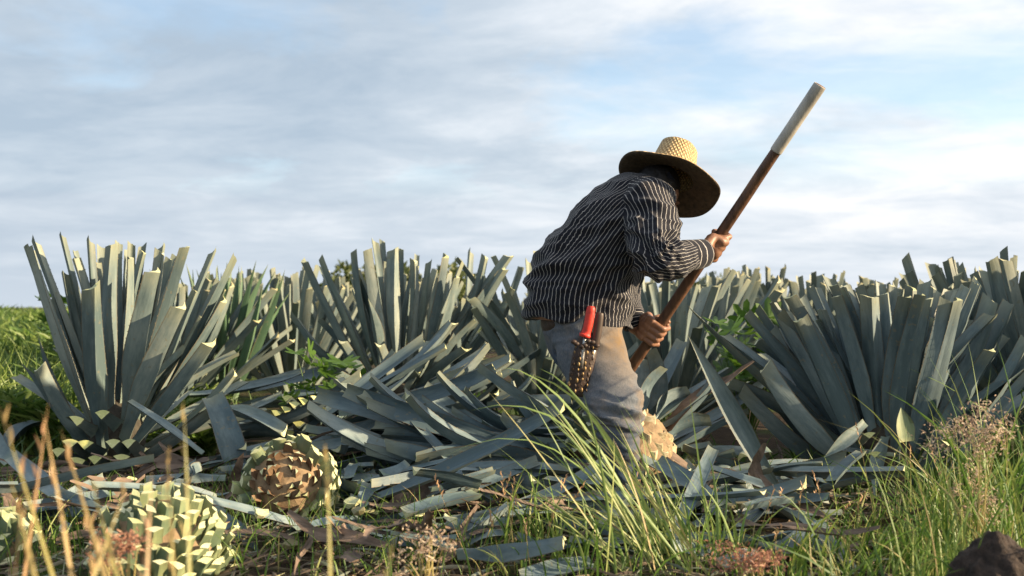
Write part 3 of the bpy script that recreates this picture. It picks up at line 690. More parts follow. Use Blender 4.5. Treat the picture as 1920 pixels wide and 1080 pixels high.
for i in range(16000):     # far green field to the horizon
    Y = 22+70*r.random()**1.4; X = r.uniform(-0.62, 0.62)*Y
    it.append(rand_blade(r, X, Y, r.uniform(.3, .75), r.uniform(.08, .2), 1.2, (0, 1)))
blades('far_field', it, M_WEED, 'far green field reaching to the horizon', seg=3)

it = []
for i in range(5200):      # straw and shredded leaf bits over the soil
    Y = 2.55+2.0*r.random(); px = r.uniform(-60, 1700); X = (px-960)*Y/F; a = r.uniform(0, 6.283); ln = r.uniform(.03, .16)
    b0 = V((X, Y, gz(X, Y)+r.uniform(.004, .03))); d = V((math.cos(a), math.sin(a), r.gauss(.05, .12)))*ln
    if b0.z+d.z < .004: d.z = .006
    it.append((b0, b0+d*.5+V((0, 0, r.uniform(0, .012))), b0+d, r.uniform(.003, .014), r.random()))
M_BITS = blade_mat('shredded_litter', [(0.0, (0.05, 0.035, 0.025)), (0.4, (0.14, 0.10, 0.065)), (0.7, (0.26, 0.21, 0.13)), (0.85, (0.16, 0.19, 0.15)), (1.0, (0.34, 0.33, 0.18))], .05, .8)
blades('straw_litter', it, M_BITS, 'shredded brown straw and leaf bits covering the soil', seg=3)

# tall grass tuft in front of the person
tuft = thing('grass_tuft', on_ground(1270, 2.95), 'tall pale grass tuft leaning left across the legs of the person', 'grass tuft')
it = []
for i in range(84):
    Y = r.uniform(2.68, 2.98); bx = r.gauss(1262, 58)
    b0 = on_ground(bx, Y); f = r.random()
    tx = bx-r.uniform(40, 290); ty = 730+250*r.random()
    if r.random() < 0.1: tx = bx+r.uniform(-60, 90); ty = r.uniform(820, 980)
    tp = P(tx, ty, Y+r.uniform(-.1, .15))
    cp = b0.lerp(tp, 0.6)+V((r.uniform(-.02, .03), 0, r.uniform(0.02, 0.09)))
    it.append((b0, cp, tp, r.uniform(.005, .009), min(1, max(0, r.gauss(0.5, .25)))))
for (bx, mx, my, tx, ty) in ((1210, 1080, 690, 938, 688), (1215, 1090, 700, 880, 770), (1190, 1060, 720, 820, 862), (1230, 1120, 690, 960, 700), (1225, 1110, 720, 1010, 690), (1205, 1080, 790, 985, 700)):
    Y = 2.85
    it.append((on_ground(bx+30, Y), P(mx, my, Y), P(tx, ty, Y), 0.012, r.uniform(.3, .6)))
blades('blade', it, M_TUFT, None, None, 'stuff', 8, tuft)
for k, (bx, Y, n, h, lab) in enumerate(((985, 2.95, 26, .32, 'small green grass tuft left of the tall tuft'), (1330, 2.8, 26, .25, 'green grass tuft at the bottom right of the tall tuft'),
        (1735, 2.75, 30, .30, 'green grass tuft below the broad right agave'), (1890, 2.9, 40, .6, 'tallest green grass tuft by the right edge'), (1510, 2.75, 30, .24, 'grass tuft standing around the lower end of the long leaf'),
        (1090, 2.75, 24, .24, 'short grass tuft at the bottom edge below the person'))):
    o = thing('grass_tuft', on_ground(bx, Y), lab, 'grass tuft'); it = []
    for i in range(n):
        X = (bx-960)*Y/F+r.gauss(0, .06)
        it.append(rand_blade(r, X, Y+r.gauss(0, .06), h*r.uniform(.5, 1.15), r.uniform(.005, .010), .75, (0.2, .85)))
    blades('blade', it, M_GRASS, None, None, 'stuff', 7, o)
# blurred stalks close to the camera at the left
for k, (bx, by, tx, ty, Y, wd, tn) in enumerate(((95, 1090, 0, 770, 1.18, 0.0074, .2), (130, 1090, 80, 770, 1.21, 0.0074, .5), (190, 1090, 112, 800, 1.24, 0.0068, .45), (40, 1090, 92, 745, 1.30, 0.0056, .8), (350, 1090, 345, 770, 1.24, 0.0062, .1),
        (322, 1090, 312, 830, 1.24, 0.0062, .3), (615, 1090, 612, 835, 1.24, 0.0074, .15), (215, 1090, 170, 900, 1.18, 0.0062, .15), (60, 1090, 15, 880, 1.12, 0.0068, .3), (720, 1090, 745, 985, 1.18, 0.0099, .15), (20, 1090, 48, 830, 1.2, 0.0075, .6), (170, 1090, 240, 905, 1.2, 0.007, .3), (270, 1090, 285, 880, 1.2, 0.006, .7), (585, 1090, 600, 1000, 1.24, 0.0062, .5))):
    base = P(bx, by, Y); tip = P(tx, ty, Y+.05); g = base+(base-tip)*((base.z)/(tip.z-base.z)) if tip.z > base.z else base
    o = thing('grass_stalk', V((g.x, g.y, 0)), 'blurred dry grass stalk close to the camera', 'grass stalk', 'blurred stalks at the lower left')
    g = V((g.x, g.y, 0))
    wd *= 1.55
    it = [(g, g.lerp(tip, .55)+V((.01, 0, .01)), tip, wd, tn)]
    for q in range(5):
        f = r.uniform(.72, .98); pp = g.lerp(tip, f)
        it.append((pp, pp+V((r.uniform(-.005, .005), 0, .012)), pp+V((r.uniform(-.010, .010), r.uniform(-.01, .01), .025)), .004, min(1, tn+.3)))
    blades('stem', it, M_STALK, None, None, None, 8, o)
# thin dry stems in the litter
for k in range(26):
    px = r.choice((r.uniform(880, 1120), r.uniform(1300, 1900), r.uniform(1300, 1900))); Y = r.uniform(2.7, 3.3); g = on_ground(px, Y)
    h = r.uniform(.12, .28) if px < 1650 else r.uniform(.25, .5)
    o = thing('dry_grass', g, 'thin dry grass stem standing up from the foreground grass', 'grass stem', 'thin dry stems in the foreground')
    tp = g+V((r.gauss(0, .07), r.gauss(0, .05), h))
    it = [(g, g.lerp(tp, .5)+V((r.gauss(0, .015), 0, 0)), tp, .0035, r.uniform(0, .6))]
    for q in range(7):
        pp = g.lerp(tp, 1-.035*q); it.append((pp, pp+V((r.uniform(-.006, .006), 0, .008)), pp+V((r.uniform(-.01, .01), 0, .014)), .005, .9))
    blades('stem', it, M_STALK, None, None, None, 4, o)
# fluffy seed heads
def seedhead(px, py, Y, rx, rz, n, mt, label, bx):
    c = P(px, py, Y); g = on_ground(bx, Y)
    o = thing('seed_grass', g, label, 'grass')
    stems, it = [], []
    for q in range(11):
        e = c+V((r.gauss(0, rx*.55), r.gauss(0, rx*.4), r.gauss(0, rz*.5)))
        stems.append((g+V((r.gauss(0, .02), r.gauss(0, .02), 0)), g.lerp(e, .6)+V((0, 0, .08)), e, .004, .3))
        for j in range(n//11):
            f = r.random(); p = e+V((r.gauss(0, rx*.28), r.gauss(0, rx*.25), r.gauss(0, rz*.28)))
            it.append((p, p+V((r.gauss(0, .004), r.gauss(0, .004), .005)), p+V((r.gauss(0, .008), r.gauss(0, .008), r.uniform(-.004, .012))), r.uniform(.003, .006), r.random()))
    blades('stem', stems, M_STALK, None, None, None, 6, o)
    blades('seed_head', it, mt, None, None, 'stuff', 2, o)
seedhead(1845, 815, 2.7, .085, .055, 900, M_SEED, 'pale fluffy seed head in front of the broad right agave', 1830)
seedhead(1838, 930, 2.75, .05, .06, 500, M_SEED, 'tan seed head below the pale fluffy one', 1850)
seedhead(1400, 1045, 2.45, .075, .035, 600, M_SEEDR, 'reddish seed head at the bottom edge right of the tall tuft', 1420)
seedhead(215, 1030, 2.05, .055, .035, 420, M_SEEDR, 'blurred reddish seed head in front of the large sunlit heart', 240)
seedhead(800, 1030, 2.35, .06, .04, 260, M_SEED, 'sparse tan seed head at the bottom edge left of centre', 800)

# broadleaf weed with lobed leaves
def lobed_leaf(seed):
    r = random.Random(seed); n = 7; rim = []
    for k in range(n*4+1):
        a = -2.6+5.2*k/(n*4); q = abs(math.sin((k/(n*4))*n*math.pi))
        R = (0.045+0.055*q)*(1-0.15*abs(a)/2.6)
        rim.append(V((R*math.sin(a), R*math.cos(a)*1.05, 0.02*q+0.02*noise.noise(V((a, seed, 0))))))
    vs = [V((0, 0, 0))]+rim
    return mesh('lobed_leaf', vs, [(0, k, k+1) for k in range(1, len(rim))], M_BRIGHT)
M_BRIGHT = blade_mat('lobed_weed', [(0.0, (0.075, 0.15, 0.02)), (1.0, (0.13, 0.22, 0.035))], .4)
LOB = [lobed_leaf(i) for i in range(4)]
for (px, py, Y, n, lab, sz) in ((1400, 630, 5.2, 46, 'bright green lobed weed growing between agaves right of the person', 1.0), (600, 690, 5.0, 30, 'green leafy weed between the left and middle agaves', .9), (125, 580, 7.5, 30, 'tall leafy weed behind the left agave', 0.9)):
    g = on_ground(px, Y); o = thing('broadleaf_weed', g, lab, 'weed'); it = []
    for i in range(n):
        e = P(px, py, Y)+V((r.uniform(-.2, .2), r.uniform(-.2, .2), r.uniform(-.28, .10)))
        it.append((g, g.lerp(e, .5)+V((0, 0, .08)), e, .008, .4))
        mw = Matrix.Translation(e) @ Matrix.Rotation(r.uniform(0, 6.3), 4, 'Z') @ Matrix.Rotation(r.gauss(0.3, .45), 4, 'X') @ Matrix.Scale(r.uniform(.6, 1.1)*sz, 4)
        link('leaf', r.choice(LOB), o, mw)
    blades('stem', it, M_WEED, None, None, None, 4, o)
# distant bushes
def bush(px, Y, H, Rx, label, seed):
    r = random.Random(seed); g = on_ground(px, Y); o = thing('bush', g, label, 'bush', 'distant bushes on the skyline')
    it = []; cl = [V((r.gauss(0, Rx*.45), r.gauss(0, Rx*.4), H*r.uniform(.45, .9))) for _ in range(16)]
    for c in cl:
        for j in range(110):
            d = V((r.gauss(0, 1), r.gauss(0, 1), r.gauss(0, 1))).normalized()*r.uniform(.5, 1)*Rx*.34
            p = g+c+d; e = p+d.normalized()*.10+V((r.gauss(0, .06), r.gauss(0, .06), r.gauss(0, .06)))
            it.append((p, (p+e)/2, e, .11, min(1, max(0, r.gauss(.45, .3)))))
    blades('crown', it, M_TREE, None, None, 'stuff', 2, o)
    tk, fs = [], []
    for j in range(5):
        e = cl[j]; k = len(tk)
        for q, rr in ((V((0, 0, -.05)), .07), (e*.5, .05), (e, .02)):
            for s in range(6): tk.append(g+q+V((rr*math.cos(s*1.047), rr*math.sin(s*1.047), 0)))
        fs += [(k+a*6+s, k+a*6+(s+1) % 6, k+a*6+6+(s+1) % 6, k+a*6+6+s) for a in range(2) for s in range(6)]
    me = mesh('trunk', tk, fs, M_BARK); ob = link('trunk', me, o); ob.matrix_basis = PM[o.name].inverted()
bush(655, 26, 1.75, 1.1, 'rounded far bush between the narrow and the middle agave', 1)
bush(790, 22, 1.65, 1.0, 'rounded far bush behind the right leaves of the middle agave', 2)
bush(1330, 40, 1.9, 1.2, 'low far bush on the skyline below the upper hand', 3)
bush(700, 30, 1.7, 1.3, 'far bush behind the tallest leaves of the middle agave', 4)
# dark earthy stump close to the camera at the lower right
g = on_ground(1868, 2.25)
bm = bmesh.new(); bmesh.ops.create_icosphere(bm, subdivisions=5, radius=1)
for v in bm.verts:
    d = v.co.copy(); k = 1+0.16*noise.noise(d*2.2)+0.08*noise.noise(d*7)+0.04*noise.noise(d*19)
    v.co = V((d.x*0.115*k*(1-.35*d.z), d.y*0.11*k*(1-.35*d.z), 0.10+d.z*0.135*k))
me = bpy.data.meshes.new('earth_stump'); bm.to_mesh(me); bm.free()
me.materials.append(simple('stump_earth', (0.032, 0.021, 0.015), 0.95, .6, 60, 1.0)); me.polygons.foreach_set('use_smooth', [True]*len(me.polygons))
o = link('earth_stump', me); o.location = g; tag(o, 'dark brown earthy stump in the grass at the lower right corner', 'stump')

# ------------------------------------------------------------------ the person
def catmull(pts, n):
    """pts: list of tuples of Vectors/floats -> n samples per span"""
    outp = []
    for i in range(len(pts)-1):
        p0 = pts[max(0, i-1)]; p1 = pts[i]; p2 = pts[i+1]; p3 = pts[min(len(pts)-1, i+2)]
        for k in range(n):
            s = k/n
            outp.append(tuple(0.5*((2*b)+(c-a)*s+(2*a-5*b+4*c-d)*s*s+(3*b-a-3*c+d)*s**3) for a, b, c, d in zip(p0, p1, p2, p3)))
    outp.append(tuple(pts[-1])); return outp
def loft(secs, nseg=48, sub=8, cap=True, sq=1.0):
    """secs: (centre, half-axis a, half-axis b). returns verts, faces, nseg, rows"""
    S = catmull(secs, sub); vs, fs = [], []
    for (c, a, b_) in S:
        for k in range(nseg):
            t_ = 2*math.pi*k/nseg; cs, sn = math.cos(t_), math.sin(t_)
            if sq != 1.0: cs = math.copysign(abs(cs)**sq, cs); sn = math.copysign(abs(sn)**sq, sn)
            vs.append(c+a*cs+b_*sn)
    R = len(S)
    for i in range(R-1):
        for k in range(nseg): fs.append((i*nseg+k, i*nseg+(k+1) % nseg, (i+1)*nseg+(k+1) % nseg, (i+1)*nseg+k))
    if cap:
        k = len(vs); vs += [S[0][0], S[-1][0]]
        fs += [(k, (j+1) % nseg, j) for j in range(nseg)]
        o = (R-1)*nseg; fs += [(k+1, o+j, o+(j+1) % nseg) for j in range(nseg)]
    return vs, fs, nseg, R
def tube(pts, nseg=20, sub=6, flat=1.0, ref=V((0, 1, 0))):
    """pts: (centre, radius)"""
    secs = []
    for i, (c, rd) in enumerate(pts):
        a_ = pts[max(0, i-1)][0]; b_ = pts[min(len(pts)-1, i+1)][0]; d = (b_-a_).normalized()
        s = d.cross(ref); s = s.normalized() if s.length > 1e-4 else d.orthogonal().normalized()
        secs.append((c, s*rd, s.cross(d)*rd*flat))
    return loft(secs, nseg, sub)
def join(parts):
    vs, fs = [], []
    for p in parts:
        k = len(vs); vs += p[0]; fs += [tuple(i+k for i in f) for f in p[1]]
    return vs, fs
def ball(c, rx, ry, rz, q=None, n=2):
    bm = bmesh.new(); bmesh.ops.create_icosphere(bm, subdivisions=n+1, radius=1)
    q = q or Matrix.Identity(3)
    vs = [c+q @ V((v.co.x*rx, v.co.y*ry, v.co.z*rz)) for v in bm.verts]; fs = [tuple(v.index for v in f.verts) for f in bm.faces]
    bm.free(); return vs, fs
def remesh(parts, voxel, smooth_it=3, fac=0.5):
    vs, fs = join(parts)
    me = bpy.data.meshes.new('tmp'); me.from_pydata([tuple(v) for v in vs], [], fs)
    bm = bmesh.new(); bm.from_mesh(me); bmesh.ops.recalc_face_normals(bm, faces=bm.faces); bm.to_mesh(me); bm.free()
    o = bpy.data.objects.new('tmp', me); C.objects.link(o)
    md = o.modifiers.new('r', 'REMESH'); md.mode = 'VOXEL'; md.voxel_size = voxel; md.use_smooth_shade = True
    if smooth_it:
        ms = o.modifiers.new('s', 'SMOOTH'); ms.factor = fac; ms.iterations = smooth_it
    dg = bpy.context.evaluated_depsgraph_get(); dg.update()
    res = bpy.data.meshes.new_from_object(o.evaluated_get(dg))
    bpy.data.objects.remove(o); bpy.data.meshes.remove(me)
    res.polygons.foreach_set('use_smooth', [True]*len(res.polygons)); return res
class Field:                       # (u, v) coordinates of the nearest point on a loft
    def __init__(self, lf):
        self.vs, fs, self.n, self.R = lf
        self.nq = self.n*(self.R-1)
        self.tree = BVHTree.FromPolygons(self.vs[:self.n*self.R], fs[:self.nq])
    def at(self, p):
        loc, nr, idx, dist = self.tree.find_nearest(p)
        i, k = divmod(idx, self.n); a = self.vs[i*self.n+k]; b_ = self.vs[i*self.n+(k+1) % self.n]; c = self.vs[(i+1)*self.n+k]
        e = b_-a; f = c-a
        s = (loc-a).dot(e)/max(1e-9, e.length_squared); t_ = (loc-a).dot(f)/max(1e-9, f.length_squared)
        return (k+min(1, max(0, s)))/self.n, (i+min(1, max(0, t_)))/(self.R-1), dist
def cloth(me, fields, counts, wrinkle):
    """wrinkle(part, u, v, p) -> push along the normal; writes stripe coordinates to the UV map"""
    nv = len(me.vertices); vs = [v.co.copy() for v in me.vertices]; ns = [v.normal.copy() for v in me.vertices]
    q = [[f.at(p) for f in fields] for p in vs]
    ul = me.uv_layers.new(name='UVMap'); data = [0.0]*(2*len(me.loops))
    for pl in me.polygons:
        dsum = [sum(q[vi][j][2] for vi in pl.vertices) for j in range(len(fields))]
        j = dsum.index(min(dsum)); us = [q[vi][j][0] for vi in pl.vertices]
        if max(us)-min(us) > 0.5: us = [u+1 if u < .5 else u for u in us]
        for li, u, vi in zip(pl.loop_indices, us, pl.vertices):
            data[2*li] = u*counts[j]; data[2*li+1] = q[vi][j][1]
    ul.data.foreach_set('uv', data)
    for i, v in enumerate(me.vertices):
        js = sorted(range(len(fields)), key=lambda j: q[i][j][2]); j = js[0]
        v.co = vs[i]+ns[i]*wrinkle(j, q[i][j][0], q[i][j][1], vs[i])
    me.update()

M_SKIN, t, b = mat('skin')
n = tnoise(t, 40, 6, .6); t.links.new(tramp(t, n, [(0.3, (0.17, 0.078, 0.042)), (0.7, (0.27, 0.135, 0.078))]), b.inputs['Base Color'])
b.inputs['Roughness'].default_value = 0.5; b.inputs['Subsurface Weight'].default_value = 0.06; b.inputs['Subsurface Radius'].default_value = (.01, .004, .002); tbump(t, b, tnoise(t, 160), 0.3, 0.002)
def stripe_mat(name, axis=0, count=1.0):
    m, t, b = mat(name)
    uv = nd(t, 'ShaderNodeUVMap'); sp = nd(t, 'ShaderNodeSeparateXYZ'); t.links.new(uv.outputs[0], sp.inputs[0])
    u = sp.outputs[axis]
    w1 = tnoise(t, 10, 4, .6)
    u = mth('ADD', mth('MULTIPLY', u, count), mth('MULTIPLY', mth('SUBTRACT', w1, .5), 1.0))
    fr = mth('ABSOLUTE', mth('SUBTRACT', mth('FRACT', u), .5))
    line = mth('MULTIPLY', mth('SUBTRACT', fr, 0.430), 26, clamp=True)
    fine = tnoise(t, 500, 2, .5)
    dark = tramp(t, tnoise(t, 6, 4), [(0.3, (0.006, 0.007, 0.012)), (0.7, (0.013, 0.014, 0.021))])
    lite = tramp(t, fine, [(0.3, (0.36, 0.34, 0.32)), (0.7, (0.55, 0.52, 0.49))])
    t.links.new(tmix(t, line, dark, lite), b.inputs['Base Color'])
    b.inputs['Roughness'].default_value = 0.85; b.inputs['Specular IOR Level'].default_value = 0.2; b.inputs['Sheen Weight'].default_value = 0.08
    tbump(t, b, tnoise(t, 90, 5, .6), 0.35, 0.004)
    return m
M_SHIRT = stripe_mat('striped_shirt'); M_CUFF = stripe_mat('striped_cuff', 1, 7.0)
m, t, b = mat('denim')
nA = tnoise(t, 5, 5, .6); nB = tnoise(t, 34, 6, .7); nC = tnoise(t, 320, 2, .5, stretch=(1, 1, .3))
uvn = nd(t, 'ShaderNodeUVMap'); sp = nd(t, 'ShaderNodeSeparateXYZ'); t.links.new(uvn.outputs[0], sp.inputs[0])
c1 = tramp(t, mth('ADD', mth('MULTIPLY', nB, .5), mth('MULTIPLY', nC, .5)), [(0.35, (0.08, 0.092, 0.108)), (0.65, (0.165, 0.177, 0.195))])
c2 = tmix(t, mth('MULTIPLY', mth('SUBTRACT', sp.outputs[1], .55), 3.0, clamp=True), c1, (0.055, 0.08, 0.125))
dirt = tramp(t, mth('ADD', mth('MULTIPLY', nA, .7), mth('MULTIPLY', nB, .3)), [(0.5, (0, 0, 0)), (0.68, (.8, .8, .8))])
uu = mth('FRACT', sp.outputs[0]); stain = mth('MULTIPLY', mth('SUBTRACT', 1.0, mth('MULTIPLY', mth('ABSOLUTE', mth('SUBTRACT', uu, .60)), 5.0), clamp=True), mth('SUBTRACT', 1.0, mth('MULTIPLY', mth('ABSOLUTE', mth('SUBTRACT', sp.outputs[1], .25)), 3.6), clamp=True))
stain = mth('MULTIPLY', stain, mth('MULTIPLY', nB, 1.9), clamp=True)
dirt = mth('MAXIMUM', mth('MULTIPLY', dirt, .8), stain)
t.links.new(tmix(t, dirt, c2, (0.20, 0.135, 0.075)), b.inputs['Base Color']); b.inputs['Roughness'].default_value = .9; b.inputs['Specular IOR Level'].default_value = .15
tbump(t, b, mth('ADD', nB, nC), .35, .003); M_DENIM = m
m, t, b = mat('woven_straw')
tcx = nd(t, 'ShaderNodeUVMap'); mp = nd(t, 'ShaderNodeMapping'); mp.inputs['Scale'].default_value = (1, 1, 1); t.links.new(tcx.outputs[0], mp.inputs[0])
def wv(rot):
    mp = nd(t, 'ShaderNodeMapping'); mp.inputs['Rotation'].default_value = (0, 0, rot); t.links.new(tcx.outputs[0], mp.inputs[0])
    w_ = nd(t, 'ShaderNodeTexWave'); w_.inputs['Scale'].default_value = 2.4; w_.inputs['Distortion'].default_value = 0.8; w_.inputs['Detail'].default_value = 2
    t.links.new(mp.outputs[0], w_.inputs[0]); return w_.outputs['Fac']
wa, wb = wv(.75), wv(-.75); ck = mth('MULTIPLY', wa, wb)
nn = tnoise(t, 55, 5, .7)
t.links.new(tramp(t, mth('ADD', mth('MULTIPLY', ck, .55), mth('MULTIPLY', nn, .5)), [(0.15, (0.16, 0.085, 0.03)), (0.42, (0.50, 0.35, 0.15)), (0.75, (0.72, 0.56, 0.29))]), b.inputs['Base Color'])
b.inputs['Roughness'].default_value = .6; tbump(t, b, mth('ADD', ck, mth('MULTIPLY', nn, .4)), .9, .006); M_STRAWHAT = m
M_LEATHER = simple('leather', (0.040, 0.021, 0.013), .6, .45, 40, .4)
M_BOOT = simple('boot_leather', (0.13, 0.075, 0.04), .7, .4, 30, .4)
M_HAIR = simple('hair', (0.012, 0.009, 0.008), .6, .4, 80, .4)
M_RED = simple('red_plastic', (0.50, 0.028, 0.012), .5, .3, 60, .15)
M_STEEL = simple('worn_steel', (0.42, 0.40, 0.37), .4, .3, 60, .1, metal=.8)
M_BRASS = simple('brass', (0.26, 0.17, 0.075), .5, .35, 60, .1, metal=.6)
M_WOOD = simple('dark_wood', (0.10, 0.048, 0.025), .55, .6, 30, .5, stretch=(1, 1, .08))
M_WOODE = simple('brown_plastic', (0.05, 0.03, 0.02), .5, .3, 30)
M_PALEW = simple('pale_sleeve', (0.36, 0.335, 0.29), .5, .3, 26, .2, stretch=(1, 1, .12))
M_EYE = simple('eye_white', (0.6, 0.56, 0.5), .3, .05)

person = thing('person', on_ground(1165, 3.7), 'person in striped shirt, straw hat and dusty jeans bending over a long handled tool', 'person')
def part(name, me, mt=None, parent=None):
    if mt is not None and not me.materials: me.materials.append(mt)
    o = link(name, me, parent or person); o.matrix_basis = PM[person.name].inverted() if parent is None else Matrix.Identity(4); return o
def ringsec(px, py, Y, hw, hd, d, tilt=0.0):     # cross-section square to the image direction d, half width hw (pixels), half depth hd (m)
    c = P(px, py, Y); dv = V((d[0], 0, -d[1])).normalized(); s = V((dv.z, 0, -dv.x))
    return (c, (s*px2m(hw, Y)), (V((0, 1, 0))*hd + dv*tilt*hd))
def torso(k=1.0, low=True):
    S = [(1083, 606, 3.74, 104, .165, (4, -40)), (1085, 560, 3.73, 106, .172, (12, -45)), (1100, 512, 3.72, 99, .172, (20, -48)), (1130, 463, 3.71, 88, .175, (28, -50)),
         (1164, 413, 3.70, 75, .178, (32, -44)), (1194, 377, 3.70, 58, .165, (36, -32)), (1220, 356, 3.70, 40, .11, (34, -26)), (1240, 342, 3.71, 27, .062, (30, -24))]
    return [ringsec(x, y, Y, hw*k, hd*k, d) for (x, y, Y, hw, hd, d) in S]
LT = loft(torso(), 96, 8)
# arms: shoulder, elbow, wrist
RS, RE, RW = P(1213, 385, 3.58), P(1216, 478, 3.44), P(1318, 474, 3.56)
LS, LE, LWr = P(1215, 400, 3.86), P(1168, 520, 3.98), P(1190, 612, 3.86)
LRS = tube([(P(1196, 368, 3.64), .075), (P(1214, 380, 3.575), .098), (P(1222, 420, 3.52), .092), (P(1224, 456, 3.46), .083), (P(1230, 482, 3.43), .080), (P(1262, 486, 3.46), .070), (P(1288, 481, 3.505), .050), (P(1308, 476, 3.545), .036)], 48, 8)
LLS = tube([(P(1200, 392, 3.82), .09), (P(1205, 420, 3.88), .085), (P(1180, 480, 3.97), .075), (P(1168, 520, 3.98), .072), (P(1172, 560, 3.94), .06), (P(1184, 596, 3.88), .050)], 48, 8)
sh = remesh([LT, LRS, LLS], 0.0062, 4, .5)
def fold(p, sx, sy, sz, rot=0.0, seed=0):
    c, s = math.cos(rot), math.sin(rot); x = p.x*c-p.z*s; z = p.x*s+p.z*c
    n_ = noise.noise(V((x*sx+seed, p.y*sy, z*sz)))
    return 1-3.6*abs(n_)                    # ridged: sharp crests
def crease(x, k=1.6): return (1-abs(math.sin(x)))**k
def wr_shirt(j, u, v, p):
    if j == 0:
        low = max(0, 1-abs(v-.18)/.28)
        a = 0.009*fold(p, 4, 4, 15, -.45)+0.0045*fold(p, 9, 8, 26, -.2, 3)
        b_ = 0.010*low*fold(p, 5, 5, 17, -.1, 7)+0.006*noise.noise(p*6)
        hem = 0.003*math.sin(u*2*math.pi*7+1.3)*max(0, 1-v/.12)
        arm = 0.011*fold(p, 12, 8, 5, .5, 11)*max(0, 1-abs(v-.62)/.25)
        drape = .012*crease(u*16+v*7+3.2*noise.noise(p*4), 2)*max(0, 1-abs(v-.42)/.34)+.010*crease(v*22-u*6+3*noise.noise(p*5), 2)*low
        return a*(1-.6*max(0, (v-.75)*3))+b_+hem+arm+drape-.006
    el = max(0, 1-abs(v-.52)/.30)
    return .016*el*crease(v*34+2.4*math.sin(u*6.283)+2*noise.noise(p*9), 1.8)-.006*el+0.005*fold(p, 12, 12, 12, .3, 5)+0.015*el*fold(p, 9, 9, 24, .9 if j == 1 else .2, 2)+0.009*fold(p, 6, 6, 16, .5, 9)*max(0, 1-abs(v-.25)/.25)
cloth(sh, [Field(LT), Field(LRS), Field(LLS)], [78, 34, 34], wr_shirt)
shirt = part('shirt', sh, M_SHIRT); shirt['label'] = 'dark navy long sleeved shirt with thin white stripes'
def band(name, pts, mt, nseg=40, flat=1.0, inner=0.004):
    lf = tube(pts, nseg, 5, flat); vs, fs, n_, R = lf
    uv = [((k % n_)/n_, (k//n_)/(R-1)) for k in range(n_*R)]+[(0, 0), (0, 1)]
    me = mesh(name, vs, fs, mt, None, True, uv); return part(name, me)
band('cuff', [(P(1277, 480, 3.495), .048), (P(1282, 479.5, 3.505), .0555), (P(1300, 478, 3.53), .0545), (P(1320, 475, 3.562), .050), (P(1321, 475, 3.563), .036)], M_CUFF)
band('cuff', [(P(1181, 586, 3.89), .050), (P(1184, 594, 3.88), .052), (P(1191, 610, 3.86), .048), (P(1192, 613, 3.86), .036)], M_CUFF)
for k in range(2):
    bc = P(1296+11*k, 494-1*k, 3.47+.015*k); vs, fs = ball(bc, .005, .003, .005); part('button', mesh('button', vs, fs, M_EYE))
band('collar', [(P(1226, 350, 3.70), .062), (P(1238, 341, 3.705), .066), (P(1250, 333, 3.71), .062)], M_SHIRT, flat=.95)

# trousers
RL = [(1088, 590, 3.72, 66, .14, (6, 30)), (1098, 620, 3.70, 68, .135, (10, 60)), (1110, 665, 3.65, 66, .125, (18, 60)), (1133, 720, 3.58, 60, .105, (22, 55)), (1155, 772, 3.50, 51, .095, (16, 50)), (1162, 815, 3.50, 43, .082, (4, 50)), (1163, 870, 3.55, 35, .068, (2, 55)), (1166, 935, 3.60, 33, .064, (3, 55))]
LRL = loft([ringsec(*a) for a in RL], 48, 8)
LL_ = [(1096, 590, 3.84, 62, .12, (6, 30)), (1106, 640, 3.92, 58, .11, (14, 60)), (1128, 710, 4.06, 52, .095, (22, 55)), (1150, 780, 4.22, 46, .085, (10, 50)), (1152, 830, 4.28, 40, .075, (0, 50)), (1150, 885, 4.32, 36, .07, (0, 55))]
LLL = loft([ringsec(*a) for a in LL_], 48, 8)
LPV = loft([ringsec(1090, 585, 3.745, 72, .145, (2, 30)), ringsec(1092, 610, 3.745, 74, .155, (4, 30)), ringsec(1096, 640, 3.75, 70, .15, (6, 30)), ringsec(1104, 670, 3.75, 60, .12, (8, 30))], 48, 6)
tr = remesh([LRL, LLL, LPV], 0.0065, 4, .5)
def wr_jean(j, u, v, p):
    if j == 2: return 0.004*fold(p, 5, 5, 12, .5, 4)
    kn = max(0, 1-abs(v-.58)/.26); lo = max(0, (v-.55)*2)
    cr = .013*crease(v*46+2.2*math.sin(u*6.283+.8)+2.2*noise.noise(p*6), 1.8)*kn+.009*crease(v*30-u*9+2*noise.noise(p*5), 2)*max(0, 1-abs(v-.12)/.16)
    return cr-.004+0.006*fold(p, 5, 5, 14, .55, 1)+0.010*kn*fold(p, 4, 4, 24, .35, 6)+.008*lo*fold(p, 4, 4, 17, -.2, 8)+.004*noise.noise(p*9)
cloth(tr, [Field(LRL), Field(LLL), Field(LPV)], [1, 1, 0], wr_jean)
jeans = part('trousers', tr, M_DENIM); jeans['label'] = 'faded dusty jeans, bluer below the knee'
